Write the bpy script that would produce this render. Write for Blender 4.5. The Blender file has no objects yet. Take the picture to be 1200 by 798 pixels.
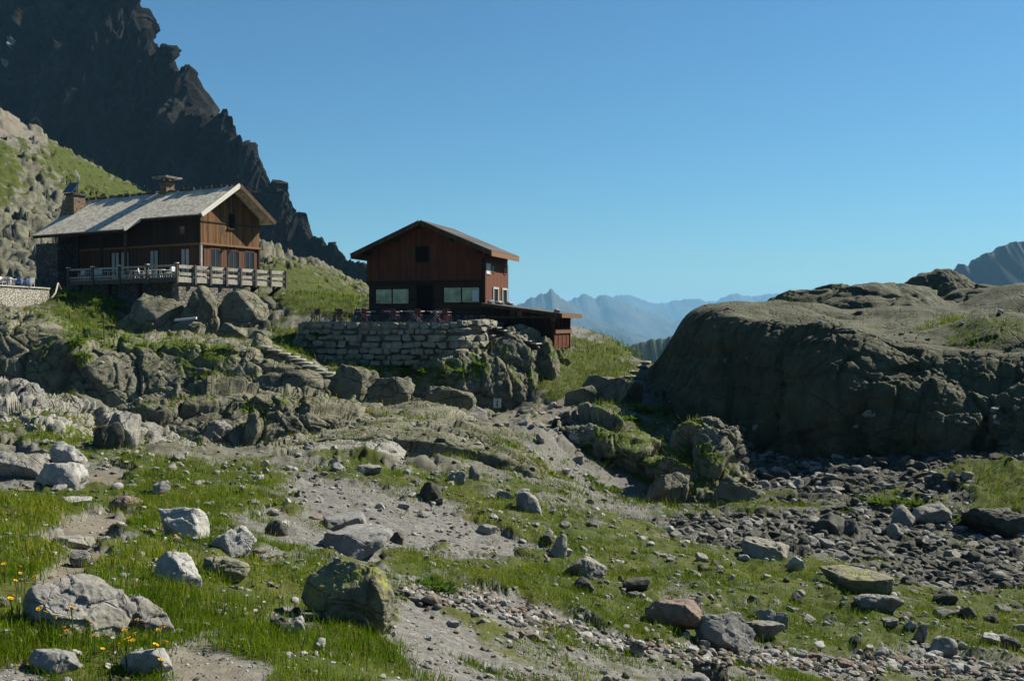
import bpy, bmesh, math, random
import numpy as np
from mathutils import Vector, Matrix
from mathutils.bvhtree import BVHTree
R = math.radians
SC = bpy.context.scene
COL = SC.collection
rnd = random.Random(11)
RS = np.random.RandomState(7)

# ------------------------------------------------------------------ camera
FPX, HOR = 1180.0, 380.0                      # focal length in photo pixels, horizon row
PITCH = math.atan((399 - HOR) / FPX)
CP, SP = math.cos(PITCH), math.sin(PITCH)
cam_d = bpy.data.cameras.new('camera'); cam = bpy.data.objects.new('camera', cam_d); COL.objects.link(cam)
cam_d.sensor_width = 36; cam_d.lens = 36 * FPX / 1200
cam_d.clip_start = 0.1; cam_d.clip_end = 60000
cam.rotation_euler = (R(90) - PITCH, 0, 0)
SC.camera = cam

def P(px, py, d):
    """world point seen at photo pixel (px, py) at forward distance d"""
    vx, vy = (px - 600) / FPX, (399 - py) / FPX
    dy = CP + vy * SP; dz = -SP + vy * CP
    return np.array([vx / dy * d, d, dz / dy * d])

def proj(p):
    p = np.asarray(p, float)
    x, y, z = p[..., 0], p[..., 1], p[..., 2]
    f = y * CP - z * SP; u = y * SP + z * CP
    f = np.where(f < .05, .05, f)
    return 600 + FPX * x / f, 399 - FPX * u / f

# ------------------------------------------------------------------ tagging
def tag(o, label=None, cat=None, group=None, kind=None):
    if label: o['label'] = label
    if cat: o['category'] = cat
    if group: o['group'] = group
    if kind: o['kind'] = kind
    return o

def empty(name, loc, rz=0, label=None, cat=None, group=None):
    o = bpy.data.objects.new(name, None); COL.objects.link(o)
    o.empty_display_size = .2
    o.location = loc; o.rotation_euler = (0, 0, rz)
    return tag(o, label, cat, group)

def copy_tree(o, parent=None):
    c = o.copy(); COL.objects.link(c)
    if parent is not None: c.parent = parent
    for ch in list(o.children): copy_tree(ch, c)
    return c

# ------------------------------------------------------------------ numpy noise
def _h(ix, iy, iz, seed):
    with np.errstate(over='ignore'):
        h = (ix.astype(np.uint32) * np.uint32(374761393)) ^ (iy.astype(np.uint32) * np.uint32(668265263)) \
            ^ (iz.astype(np.uint32) * np.uint32(2147483647 - 58)) ^ np.uint32((seed * 2654435761) & 0xffffffff)
        h = (h ^ (h >> np.uint32(13))) * np.uint32(1274126177)
        h = (h ^ (h >> np.uint32(16))) * np.uint32(2246822519)
        return h ^ (h >> np.uint32(15))

def noise(p, seed=0):
    p = np.asarray(p, float); i = np.floor(p).astype(np.int64); f = p - i
    w = f * f * f * (f * (f * 6 - 15) + 10)
    out = 0
    for dx in (0, 1):
        wx = w[:, 0] if dx else 1 - w[:, 0]
        for dy in (0, 1):
            wy = w[:, 1] if dy else 1 - w[:, 1]
            for dz in (0, 1):
                wz = w[:, 2] if dz else 1 - w[:, 2]
                h = _h(i[:, 0] + dx, i[:, 1] + dy, i[:, 2] + dz, seed)
                gx = (h & np.uint32(1023)).astype(float) / 511.5 - 1
                gy = ((h >> np.uint32(10)) & np.uint32(1023)).astype(float) / 511.5 - 1
                gz = ((h >> np.uint32(20)) & np.uint32(1023)).astype(float) / 511.5 - 1
                out = out + wx * wy * wz * (gx * (f[:, 0] - dx) + gy * (f[:, 1] - dy) + gz * (f[:, 2] - dz))
    return out * 1.3

def fbm(p, octv=4, seed=0, gain=.5):
    p = np.asarray(p, float); a, s = 1.0, 0
    for k in range(octv):
        s = s + a * noise(p * 2.03 ** k + 17.3 * k, seed + k); a *= gain
    return s

def ridged(p, octv=4, seed=0, gain=.5):
    p = np.asarray(p, float); a, s = 1.0, 0
    for k in range(octv):
        s = s + a * (1 - 2 * np.abs(noise(p * 2.07 ** k + 9.1 * k, seed + k))); a *= gain
    return s

def cells(p, seed=0):
    """faceted blocks: (random per block, tilt inside block, distance to the gap)"""
    p = np.asarray(p, float)
    n = len(p); o1 = np.empty(n); o2 = np.empty(n); o3 = np.empty(n)
    for a in range(0, n, 120000):
        q = p[a:a + 120000]; i = np.floor(q).astype(np.int64); m = len(q)
        b1 = np.full(m, 9e9); b2 = np.full(m, 9e9); r = np.zeros(m); t = np.zeros(m)
        for dx in (-1, 0, 1):
            for dy in (-1, 0, 1):
                for dz in (-1, 0, 1):
                    c0, c1, c2 = i[:, 0] + dx, i[:, 1] + dy, i[:, 2] + dz
                    h = _h(c0, c1, c2, seed)
                    ox = (h & np.uint32(1023)).astype(float) / 1023
                    oy = ((h >> np.uint32(10)) & np.uint32(1023)).astype(float) / 1023
                    oz = ((h >> np.uint32(20)) & np.uint32(1023)).astype(float) / 1023
                    ex, ey, ez = q[:, 0] - c0 - ox, q[:, 1] - c1 - oy, q[:, 2] - c2 - oz
                    d = ex * ex + ey * ey + ez * ez
                    near = d < b1
                    b2 = np.where(near, b1, np.minimum(b2, d))
                    b1 = np.where(near, d, b1)
                    r = np.where(near, oy * 2 - 1, r)
                    t = np.where(near, ex * (oz * 2 - 1) + ey * (ox * 2 - 1) + ez * (oy * 2 - 1), t)
        o1[a:a + m] = r; o2[a:a + m] = t; o3[a:a + m] = np.sqrt(b2) - np.sqrt(b1)
    return o1, o2, o3

def sstep(a, b, x):
    t = np.clip((x - a) / (b - a), 0, 1); return t * t * (3 - 2 * t)

# ------------------------------------------------------------------ mesh helpers
def mesh_np(name, verts, faces, mat, smooth=True, attrs=None, parent=None):
    """faces: int array (n,3) or (n,4)"""
    verts = np.asarray(verts, np.float32); faces = np.asarray(faces, np.int32)
    me = bpy.data.meshes.new(name); k = faces.shape[1]
    me.vertices.add(len(verts)); me.vertices.foreach_set('co', verts.ravel())
    me.loops.add(faces.size); me.loops.foreach_set('vertex_index', faces.ravel())
    me.polygons.add(len(faces)); me.polygons.foreach_set('loop_start', np.arange(0, faces.size, k, dtype=np.int32))
    if smooth: me.polygons.foreach_set('use_smooth', np.ones(len(faces), bool))
    me.update(calc_edges=True)
    for an, av in (attrs or {}).items():
        av = np.asarray(av, np.float32)
        at = me.attributes.new(an, 'FLOAT_COLOR' if av.ndim == 2 else 'FLOAT', 'POINT')
        if av.ndim == 2:
            if av.shape[1] == 3: av = np.c_[av, np.ones(len(av), np.float32)]
            at.data.foreach_set('color', av.ravel())
        else: at.data.foreach_set('value', av)
    if mat: me.materials.append(mat)
    o = bpy.data.objects.new(name, me); COL.objects.link(o)
    if parent: o.parent = parent
    return o

def grid_faces(nr, nc):
    i = np.arange(nr * nc).reshape(nr, nc)
    return np.stack([i[:-1, :-1], i[:-1, 1:], i[1:, 1:], i[1:, :-1]], -1).reshape(-1, 4)

class MB:
    """collects boxes, bars and prisms and links them as ONE mesh object"""
    def __init__(s): s.bm = bmesh.new()
    def hexa(s, pts):
        v = [s.bm.verts.new(p) for p in pts]
        for f in ((0, 3, 2, 1), (4, 5, 6, 7), (0, 1, 5, 4), (1, 2, 6, 5), (2, 3, 7, 6), (3, 0, 4, 7)):
            s.bm.faces.new([v[k] for k in f])
        return s
    def box(s, x0, x1, y0, y1, z0, z1, j=0):
        q = [(x0, y0, z0), (x1, y0, z0), (x1, y1, z0), (x0, y1, z0), (x0, y0, z1), (x1, y0, z1), (x1, y1, z1), (x0, y1, z1)]
        if j: q = [tuple(c + rnd.uniform(-j, j) for c in p) for p in q]
        return s.hexa(q)
    def bar(s, a, b, w, h=None, up=(0, 0, 1)):
        a, b = Vector(a), Vector(b); h = h or w; d = (b - a).normalized(); u = Vector(up)
        if abs(d.dot(u)) > .98: u = Vector((1, 0, 0))
        r = d.cross(u).normalized() * w / 2; t = r.cross(d).normalized() * h / 2
        return s.hexa([a - r - t, a + r - t, a + r + t, a - r + t, b - r - t, b + r - t, b + r + t, b - r + t])
    def tube(s, pts, rad, n=8):
        rings = []
        pts = [Vector(p) for p in pts]
        for k, p in enumerate(pts):
            d = (pts[min(k + 1, len(pts) - 1)] - pts[max(k - 1, 0)]).normalized()
            u = Vector((0, 0, 1)) if abs(d.z) < .9 else Vector((1, 0, 0))
            a = d.cross(u).normalized(); b = a.cross(d)
            rr = rad[k] if isinstance(rad, (list, tuple)) else rad
            rings.append([s.bm.verts.new(p + (a * math.cos(t) + b * math.sin(t)) * rr) for t in [2 * math.pi * i / n for i in range(n)]])
        for r0, r1 in zip(rings, rings[1:]):
            for i in range(n): s.bm.faces.new((r0[i], r0[(i + 1) % n], r1[(i + 1) % n], r1[i]))
        s.bm.faces.new(rings[0][::-1]); s.bm.faces.new(rings[-1])
        return s
    def prism(s, poly, off):
        """closed polygon (3D points) extruded by off"""
        off = Vector(off); a = [s.bm.verts.new(p) for p in poly]; b = [s.bm.verts.new(Vector(p) + off) for p in poly]
        n = len(a); s.bm.faces.new(a[::-1]); s.bm.faces.new(b)
        for i in range(n): s.bm.faces.new((a[i], a[(i + 1) % n], b[(i + 1) % n], b[i]))
        return s
    def build(s, name, mat, parent=None, bevel=0, smooth=False):
        bmesh.ops.recalc_face_normals(s.bm, faces=s.bm.faces)
        me = bpy.data.meshes.new(name); s.bm.to_mesh(me); s.bm.free()
        if smooth: me.polygons.foreach_set('use_smooth', np.ones(len(me.polygons), bool))
        me.materials.append(mat)
        o = bpy.data.objects.new(name, me); COL.objects.link(o)
        if parent: o.parent = parent
        if bevel:
            b = o.modifiers.new('edge', 'BEVEL'); b.width = bevel; b.segments = 1; b.limit_method = 'ANGLE'
        return o

# ------------------------------------------------------------------ materials
class NT:
    def __init__(s, name):
        s.m = bpy.data.materials.new(name); s.m.use_nodes = True
        s.t = s.m.node_tree; s.t.nodes.clear()
        s.out = s.n('ShaderNodeOutputMaterial')
    def n(s, typ, **kw):
        x = s.t.nodes.new(typ)
        for k, v in kw.items(): setattr(x, k, v)
        return x
    def set(s, sock, v):
        if isinstance(v, bpy.types.NodeSocket): s.t.links.new(v, sock)
        elif isinstance(v, (tuple, list)) and len(v) == 3 and sock.type == 'RGBA': sock.default_value = (*v, 1)
        else: sock.default_value = v
    def math(s, op, a, b=0.0, c=0.0, clamp=False):
        x = s.n('ShaderNodeMath', operation=op, use_clamp=clamp)
        for k, v in enumerate((a, b, c)): s.set(x.inputs[k], v)
        return x.outputs[0]
    def mix(s, f, a, b, typ='MIX'):
        x = s.n('ShaderNodeMix', data_type='RGBA', blend_type=typ)
        s.set(x.inputs[0], f); s.set(x.inputs[6], a); s.set(x.inputs[7], b)
        return x.outputs[2]
    def noise(s, vec, scale, detail=5, rough=.55, dist=0):
        x = s.n('ShaderNodeTexNoise'); s.set(x.inputs['Vector'], vec)
        x.inputs['Scale'].default_value = scale; x.inputs['Detail'].default_value = detail
        x.inputs['Roughness'].default_value = rough; x.inputs['Distortion'].default_value = dist
        return x.outputs['Fac']
    def vor(s, vec, scale, feature='F1', out='Distance'):
        x = s.n('ShaderNodeTexVoronoi', feature=feature); s.set(x.inputs['Vector'], vec); x.inputs['Scale'].default_value = scale
        return x.outputs[out]
    def ramp(s, f, *stops):
        x = s.n('ShaderNodeValToRGB'); s.set(x.inputs[0], f); e = x.color_ramp.elements
        while len(e) < len(stops): e.new(.5)
        for k, (p, c) in enumerate(stops):
            e[k].position = p; e[k].color = (*c, 1) if isinstance(c, (tuple, list)) else (c, c, c, 1)
        return x.outputs[0]
    def step(s, a, b, x):
        q = s.n('ShaderNodeMapRange', interpolation_type='SMOOTHSTEP')
        s.set(q.inputs[0], x); s.set(q.inputs[1], a); s.set(q.inputs[2], b)
        return q.outputs[0]
    def pos(s): return s.n('ShaderNodeNewGeometry').outputs['Position']
    def obj(s): return s.n('ShaderNodeTexCoord').outputs['Object']
    def attr(s, name, out='Color'): return s.n('ShaderNodeAttribute', attribute_name=name).outputs[out]
    def xyz(s, v):
        x = s.n('ShaderNodeSeparateXYZ'); s.set(x.inputs[0], v); return x.outputs
    def vec(s, x, y, z):
        q = s.n('ShaderNodeCombineXYZ')
        for k, v in enumerate((x, y, z)): s.set(q.inputs[k], v)
        return q.outputs[0]
    def scale(s, v, sc):
        x = s.n('ShaderNodeVectorMath', operation='MULTIPLY'); s.set(x.inputs[0], v); x.inputs[1].default_value = sc
        return x.outputs[0]
    def bump(s, h, strength=.5, dist=.05, normal=None):
        x = s.n('ShaderNodeBump'); x.inputs['Strength'].default_value = strength; x.inputs['Distance'].default_value = dist
        s.set(x.inputs['Height'], h)
        if normal: s.set(x.inputs['Normal'], normal)
        return x.outputs[0]
    def bsdf(s, col, rough=.9, spec=.25, normal=None, metallic=0.0, link=True):
        x = s.n('ShaderNodeBsdfPrincipled'); s.set(x.inputs['Base Color'], col); s.set(x.inputs['Roughness'], rough)
        x.inputs['Specular IOR Level'].default_value = spec; x.inputs['Metallic'].default_value = metallic
        if normal: s.set(x.inputs['Normal'], normal)
        if link: s.t.links.new(x.outputs[0], s.out.inputs[0])
        return x.outputs[0]

def mat_plain(name, col, rough=.7, spec=.3, metallic=0.0, var=.12, sc=6):
    t = NT(name); p = t.obj(); f = t.noise(p, sc, 5)
    a = tuple(c * (1 - var) for c in col); b = tuple(min(1, c * (1 + var)) for c in col)
    t.bsdf(t.ramp(f, (.3, a), (.7, b)), rough, spec, metallic=metallic)
    return t.m

def mat_rock(name, dark, light, lichen=.3, lcol=(.22, .24, .1), s=1.0, bump=.6, stain=.4, up_moss=0.0):
    """weathered gneiss: broad tone drift, speckle, dark water stains, crusts of lichen"""
    t = NT(name); p = t.pos()
    big = t.noise(p, .35 * s, 4); mid = t.noise(p, 2.2 * s, 7, .65); fine = t.noise(p, 14 * s, 6, .7)
    f = t.math('ADD', t.math('MULTIPLY', big, .45), t.math('MULTIPLY', mid, .55))
    c = t.ramp(f, (.34, dark), (.5, tuple((a + b) / 2 for a, b in zip(dark, light))), (.66, light))
    c = t.mix(t.math('MULTIPLY', t.step(.4, .7, fine), .3), c, tuple(x * .55 for x in dark))
    xyz = t.xyz(p)
    st = t.noise(t.vec(t.math('MULTIPLY', xyz[0], 1.6 * s), t.math('MULTIPLY', xyz[1], 1.6 * s), t.math('MULTIPLY', xyz[2], .35 * s)), 1.0, 5, .6)
    c = t.mix(t.math('MULTIPLY', t.step(.54, .68, st), stain), c, tuple(x * .45 for x in dark))
    l1 = t.math('MULTIPLY', t.step(.5, .6, t.noise(p, 1.3 * s, 6, .6)), t.step(.42, .56, t.noise(p, 9 * s, 5, .7)))
    c = t.mix(t.math('MULTIPLY', l1, lichen), c, lcol)
    if up_moss:
        nz = t.xyz(t.n('ShaderNodeNewGeometry').outputs['Normal'])[2]
        ms = t.math('MULTIPLY', t.step(.62, .9, nz), t.step(.5, .62, t.noise(p, .9 * s, 6, .65)))
        c = t.mix(t.math('MULTIPLY', ms, up_moss), c, t.ramp(fine, (.3, (.045, .06, .018)), (.7, (.11, .11, .035))))
    # joints: thin fissures that hold dirt and moss
    wv = t.n('ShaderNodeVectorMath', operation='ADD'); t.set(wv.inputs[0], p)
    nz3 = t.n('ShaderNodeTexNoise'); t.set(nz3.inputs['Vector'], p); nz3.inputs['Scale'].default_value = .8 * s; nz3.inputs['Detail'].default_value = 4
    t.set(wv.inputs[1], t.scale(nz3.outputs['Color'], (.9 / s, .9 / s, .9 / s)))
    cr = t.vor(t.scale(wv.outputs[0], (1, 1, 1.7)), .55 * s, 'DISTANCE_TO_EDGE'); cr2 = t.vor(t.scale(wv.outputs[0], (1.5, 1, .8)), 1.9 * s, 'DISTANCE_TO_EDGE')
    j = t.math('MULTIPLY', t.step(0, .022, cr), t.math('ADD', .45, t.math('MULTIPLY', t.step(0, .03, cr2), .55)))
    c = t.mix(t.math('MULTIPLY', t.math('SUBTRACT', 1.0, j), .7 if s > .6 and s < 1.5 else .3), c, tuple(x * .3 for x in dark))
    gg = t.step(.44, .6, t.math('ADD', t.attr('grass', 'Fac'), t.math('MULTIPLY', t.math('SUBTRACT', t.noise(p, 1.5, 6, .65), .5), .9)))
    gg = t.math('MULTIPLY', gg, t.step(.3, .62, t.xyz(t.n('ShaderNodeNewGeometry').outputs['Normal'])[2]))
    c = t.mix(gg, c, t.ramp(fine, (.3, (.045, .08, .006)), (.7, (.14, .18, .02))))
    h = t.math('ADD', t.math('MULTIPLY', mid, .5), t.math('MULTIPLY', fine, .35))
    h = t.math('ADD', h, t.math('MULTIPLY', j, .5))
    t.bsdf(c, .92, .2, t.bump(h, bump, .14 / s))
    return t.m
# ------------------------------------------------------------------ ground cover map, drawn over the photo, read in world space
GW, GH, GS = 420, 240, 4.0                      # cells of 4 px, x from -240 px, y from 0
cov = {k: np.zeros((GH, GW), np.float32) for k in ('grass', 'path', 'scree', 'rock')}
_gx, _gy = np.meshgrid(np.arange(GW) * GS - 240 + 2, np.arange(GH) * GS + 2)
def inside(poly):
    m = np.zeros((GH, GW), bool); n = len(poly)
    for i in range(n):
        x0, y0 = poly[i]; x1, y1 = poly[(i + 1) % n]
        if y0 == y1: continue
        c = ((y0 > _gy) != (y1 > _gy)) & (_gx < (x1 - x0) * (_gy - y0) / (y1 - y0) + x0)
        m ^= c
    return m
def paint(poly, **kw):
    m = inside(poly)
    for k, v in kw.items(): cov[k][m] = v
BIG = 5000
paint([(-240, 520), (1440, 520), (1440, 960), (-240, 960)], grass=.62)
paint([(-240, 0), (1440, 0), (1440, 340), (-240, 340)], rock=.8, grass=.4)
paint([(-240, 335), (560, 335), (640, 470), (640, 560), (240, 545), (-240, 470)], rock=.6, grass=.36)
paint([(700, 300), (1440, 300), (1440, 560), (760, 560)], rock=.9, grass=.05)
paint([(1080, 372), (1180, 368), (1300, 380), (1300, 400), (1190, 402), (1120, 410)], grass=.72)
paint([(900, 352), (1010, 366), (1060, 392), (1000, 384), (900, 366)], grass=.36)
# hill behind the long hut
paint([(40, 160), (110, 190), (215, 245), (190, 262), (120, 235), (60, 200)], grass=.95, rock=.2)
paint([(-60, 160), (14, 170), (22, 205), (10, 245), (-60, 235)], grass=.85, rock=.2)
paint([(-240, 100), (0, 118), (60, 168), (0, 160), (-240, 140)], grass=.05, path=.7, rock=.2)
paint([(312, 300), (370, 318), (436, 345), (436, 372), (340, 372), (318, 345)], grass=.8, rock=.2)
# shaded bank under the long hut
paint([(50, 340), (150, 345), (150, 400), (60, 385)], grass=.85, rock=.1)
paint([(70, 385), (105, 400), (100, 430), (60, 425)], grass=.7)
paint([(140, 398), (250, 402), (285, 418), (250, 425), (150, 408)], grass=.75, rock=.2)
paint([(330, 385), (378, 385), (365, 425), (330, 410)], grass=.95, rock=0)
paint([(385, 424), (600, 420), (590, 448), (390, 450)], grass=.95, rock=.1)
paint([(190, 466), (340, 470), (345, 488), (200, 484)], grass=.55)
paint([(200, 425), (330, 430), (330, 446), (200, 440)], grass=.5)
paint([(410, 450), (560, 455), (560, 466), (410, 462)], grass=.5)
paint([(548, 400), (600, 400), (585, 440), (552, 432)], grass=.45)
# green slope and path by the small hut
paint([(640, 400), (700, 392), (742, 408), (738, 440), (700, 462), (640, 470), (625, 440)], grass=1, rock=0)
paint([(560, 492), (610, 480), (650, 466), (690, 462), (720, 450), (690, 480), (640, 495), (600, 512), (560, 510)], grass=.05, path=.8)
paint([(500, 520), (560, 510), (640, 495), (660, 520), (700, 590), (660, 600), (620, 540)], grass=.46, path=.05, rock=.4)
paint([(640, 500), (700, 520), (760, 590), (860, 640), (800, 640), (700, 600), (650, 540)], grass=.36, scree=.4)
paint([(690, 470), (800, 470), (860, 560), (860, 610), (780, 600), (700, 530)], grass=.58, rock=.3, scree=.4)
paint([(850, 480), (1300, 480), (1300, 600), (860, 610)], grass=.08, scree=.9, rock=.3)
# stream bed
paint([(740, 612), (860, 600), (960, 600), (1080, 605), (1300, 600), (1300, 700), (1180, 695), (1060, 680), (980, 655), (860, 640)], grass=.0, scree=1.0, rock=0)
paint([(850, 575), (960, 580), (990, 606), (900, 612), (860, 600)], grass=.55, scree=.4)
paint([(1080, 622), (1200, 625), (1260, 645), (1120, 640)], grass=.5, scree=.4)
paint([(1000, 570), (1060, 580), (1110, 585), (1100, 600), (1010, 592)], grass=.85, scree=.3)
paint([(1110, 560), (1130, 542), (1300, 540), (1300, 600), (1130, 600)], grass=.95, scree=0, rock=0)
# middle meadow
paint([(90, 545), (240, 545), (420, 545), (520, 560), (640, 610), (700, 620), (860, 650), (980, 668), (1060, 690), (1300, 705), (1300, 770), (1040, 760), (900, 765), (820, 745), (700, 735), (560, 690), (480, 690), (640, 660), (600, 620), (480, 590), (380, 560), (200, 590), (110, 580)], grass=.68)
paint([(380, 545), (430, 540), (640, 600), (720, 640), (660, 640), (560, 610), (430, 570)], grass=.66)
# grey gravel fan and slabs
paint([(345, 590), (400, 572), (480, 590), (560, 610), (625, 645), (600, 662), (520, 640), (470, 650), (440, 665), (390, 665), (350, 640)], grass=.14)
paint([(330, 560), (400, 560), (390, 590), (340, 600)], grass=.2)
paint([(240, 545), (380, 520), (450, 535), (380, 548)], grass=.42, rock=.45)
paint([(-240, 470), (0, 462), (120, 480), (250, 515), (240, 545), (150, 530), (60, 520), (-240, 540)], grass=.36, rock=.7)
paint([(30, 485), (85, 495), (110, 530), (60, 530), (35, 510)], grass=.85, rock=.1)
paint([(-240, 495), (18, 497), (18, 512), (-240, 512)], grass=.9, rock=.1)
paint([(-240, 525), (40, 520), (90, 545), (100, 560), (60, 575), (-240, 580)], grass=.3, rock=.4)
paint([(-240, 572), (40, 574), (90, 565), (90, 548), (145, 548), (125, 568), (80, 580), (20, 590), (-240, 590)], grass=.03, path=.75, rock=0)
# foreground left
paint([(-240, 590), (130, 583), (330, 588), (330, 600), (200, 606), (150, 620), (60, 610), (-240, 620)], grass=.95)
paint([(50, 605), (150, 592), (170, 596), (140, 622), (120, 640), (95, 690), (55, 670), (60, 645), (55, 625)], grass=.06, path=.75)
paint([(45, 645), (100, 640), (110, 680), (60, 690)], grass=.02, path=1)
paint([(-240, 600), (55, 612), (52, 668), (0, 690), (-240, 690)], grass=.95, path=0)
paint([(120, 650), (150, 615), (230, 625), (300, 650), (350, 665), (430, 725), (480, 770), (485, 960), (190, 960), (100, 760), (95, 690)], grass=.72, path=0)
paint([(-240, 690), (95, 690), (140, 760), (190, 798), (180, 960), (-240, 960)], grass=.76)
paint([(190, 760), (230, 752), (285, 775), (330, 800), (420, 960), (230, 960), (215, 800)], grass=.04, path=.6)
paint([(-240, 775), (20, 768), (60, 778), (62, 800), (40, 960), (-240, 960)], grass=.05)
paint([(255, 640), (300, 600), (350, 600), (360, 640), (345, 660), (300, 650)], grass=.4)
paint([(300, 715), (350, 712), (370, 740), (330, 748)], grass=.35)
# lower gravel and the rubble line
paint([(440, 700), (480, 700), (540, 730), (600, 760), (560, 798), (560, 960), (500, 960), (470, 798), (470, 750)], grass=.38)
paint([(560, 735), (640, 740), (720, 770), (840, 790), (840, 960), (560, 960)], grass=.48)
paint([(470, 688), (560, 692), (620, 715), (720, 748), (820, 765), (900, 770), (1000, 765), (1300, 785), (1300, 812), (1000, 790), (880, 785), (700, 762), (600, 735), (520, 708)], grass=.22, scree=.12)
paint([(690, 728), (800, 745), (790, 752), (690, 738)], grass=.9)
paint([(740, 690), (800, 700), (900, 718), (900, 724), (800, 708), (740, 698)], grass=.3)
for k in cov:                                   # soften
    a = cov[k]
    for _ in range(2):
        a = (a + np.roll(a, 1, 0) + np.roll(a, -1, 0)) / 3
        a = (a + np.roll(a, 1, 1) + np.roll(a, -1, 1)) / 3
    cov[k] = a
def cover(p, key):
    """amount of a ground cover at world points p"""
    px, py = proj(p)
    w = np.c_[p[:, 0], p[:, 1], np.zeros(len(p))]
    rr = np.hypot(p[:, 0], p[:, 1])
    jx = fbm(w * .5, 4, 91, .62); jy = fbm(w * .5, 4, 95, .62)
    gx = np.clip((px + jx * 46 + 240) / GS, 0, GW - 1.01); gy = np.clip((py + jy * 17) / GS, 0, GH - 1.01)
    i, j = gy.astype(int), gx.astype(int)
    v = cov[key][i, j]
    return np.where(p[:, 1] > .5, v, .6 if key == 'grass' else 0)

# ------------------------------------------------------------------ terrain height
TP = [(-400, 760, 5.5), (0, 798, 5), (300, 798, 5.5), (450, 798, 6.5), (600, 798, 8.5), (750, 798, 10.5), (900, 798, 12.5), (1200, 798, 14.5), (1600, 800, 16),
 (-400, 700, 7), (0, 740, 6), (200, 740, 6.8), (400, 730, 8.5), (520, 725, 10.5), (700, 750, 12.5), (850, 760, 14), (1050, 770, 15.5), (1200, 782, 15.6),
 (0, 690, 7.3), (200, 690, 8.3), (350, 690, 10), (600, 690, 14), (800, 690, 18.5), (1000, 690, 21), (1200, 690, 23), (1600, 690, 24),
 (-400, 640, 9), (0, 640, 9.5), (150, 640, 10.5), (300, 640, 12.5), (450, 640, 16), (600, 640, 19), (750, 640, 23), (900, 640, 27), (1050, 640, 30), (1200, 640, 32),
 (0, 590, 14), (150, 590, 16), (300, 585, 18), (450, 585, 21), (600, 600, 23), (700, 600, 27), (800, 600, 33), (900, 600, 36), (1050, 600, 37), (1200, 590, 37), (1600, 590, 37),
 (-400, 550, 18), (0, 550, 19), (100, 545, 20), (200, 540, 22), (300, 540, 24), (400, 540, 26), (500, 550, 28), (600, 560, 29), (700, 578, 38), (900, 566, 43), (1000, 565, 41), (1100, 555, 41), (1200, 550, 40),
 (0, 500, 24), (100, 512, 25), (200, 527, 30), (270, 534, 34), (330, 530, 34.5), (380, 522, 36), (470, 515, 44), (600, 500, 48), (640, 504, 47.5), (665, 534, 46), (700, 556, 45.5), (740, 574, 44.5), (790, 600, 40.5), (760, 496, 55), (830, 520, 54), (900, 545, 47.5),
 (-300, 470, 30), (0, 480, 30), (60, 480, 31), (120, 495, 32), (0, 490, 38), (100, 502, 38), (200, 512, 40), (0, 478, 48), (100, 486, 48), (200, 490, 48), (300, 482, 50), (400, 474, 56), (0, 477, 54), (60, 481, 54), (120, 489, 54), (180, 491, 54.5), (240, 485, 55), (300, 477, 55.3), (350, 469, 56), (500, 486, 58), (560, 488, 58), (620, 486, 57), (660, 472, 62), (700, 464, 63), (745, 442, 70),
 (640, 462, 67), (690, 457, 68), (690, 421, 78), (655, 406, 79), (732, 412, 84), (715, 400, 90), (762, 438, 82), (700, 394, 96), (745, 424, 100), (780, 452, 90),
 (430, 378, 79), (500, 376, 80), (560, 378, 81), (620, 403, 74), (400, 458, 64), (500, 480, 64), (560, 486, 64), (600, 486, 65),
 (0, 400, 62), (100, 405, 62), (180, 408, 63), (250, 408, 64), (330, 418, 64), (375, 436, 62), (100, 396, 69), (0, 374, 68), (30, 366, 80), (90, 372, 82), (110, 356, 86), (150, 399, 77), (220, 402, 77), (290, 400, 77), (200, 376, 86), (270, 372, 87), (320, 352, 92), (340, 346, 90), (370, 352, 100), (400, 352, 105), (360, 387, 80), (330, 391, 78), (300, 396, 76),
 (420, 346, 120), (420, 333, 150), (350, 319, 130), (300, 318, 120), (200, 300, 130), (0, 320, 112), (-200, 300, 112), (-200, 90, 225), (0, 135, 215), (60, 168, 205), (110, 198, 200), (160, 223, 195), (240, 263, 190), (330, 300, 185), (420, 334, 180),
 (-200, 210, 300), (0, 230, 300), (160, 290, 300), (330, 350, 300), (420, 380, 300), (600, 440, 160), (600, 480, 300), (740, 480, 150), (800, 500, 150), (1000, 450, 150), (1200, 450, 150), (1500, 450, 150), (900, 480, 300), (1200, 480, 300), (1600, 480, 300),
 (800, 475, 66), (900, 475, 66), (1000, 475, 66), (1100, 475, 64), (1200, 475, 62), (900, 425, 85), (1000, 405, 92), (1200, 405, 92), (1500, 480, 60), (1500, 420, 90)]
_c = np.array([P(*t) for t in TP])
_near = [(a, 2.2) for a in (-65, -45, -25, 0, 25, 45, 65)]
_c = np.r_[_c, np.array([(r * math.sin(R(a)), r * math.cos(R(a)), -1.62 - max(0, a) * .004) for a, r in _near])]
def _uv(x, y):
    az = np.clip(np.arctan2(x, y), -R(68), R(68)); r = np.clip(np.hypot(x, y), 2.0, 330)
    return np.stack([az * 2.2, np.log(r)], -1), r
_q, _r = _uv(_c[:, 0], _c[:, 1]); _v = _c[:, 2] / _r
def _phi(d): return np.where(d > 1e-9, d * d * np.log(np.maximum(d, 1e-9)), 0)
def _solve():
    n = len(_q); K = _phi(np.linalg.norm(_q[:, None] - _q[None], axis=-1)) + np.eye(n) * 2e-4
    L = np.c_[np.ones(n), _q]; A = np.zeros((n + 3, n + 3)); A[:n, :n] = K; A[:n, n:] = L; A[n:, :n] = L.T
    return np.linalg.solve(A, np.r_[_v, 0, 0, 0])
_w = _solve()
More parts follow.
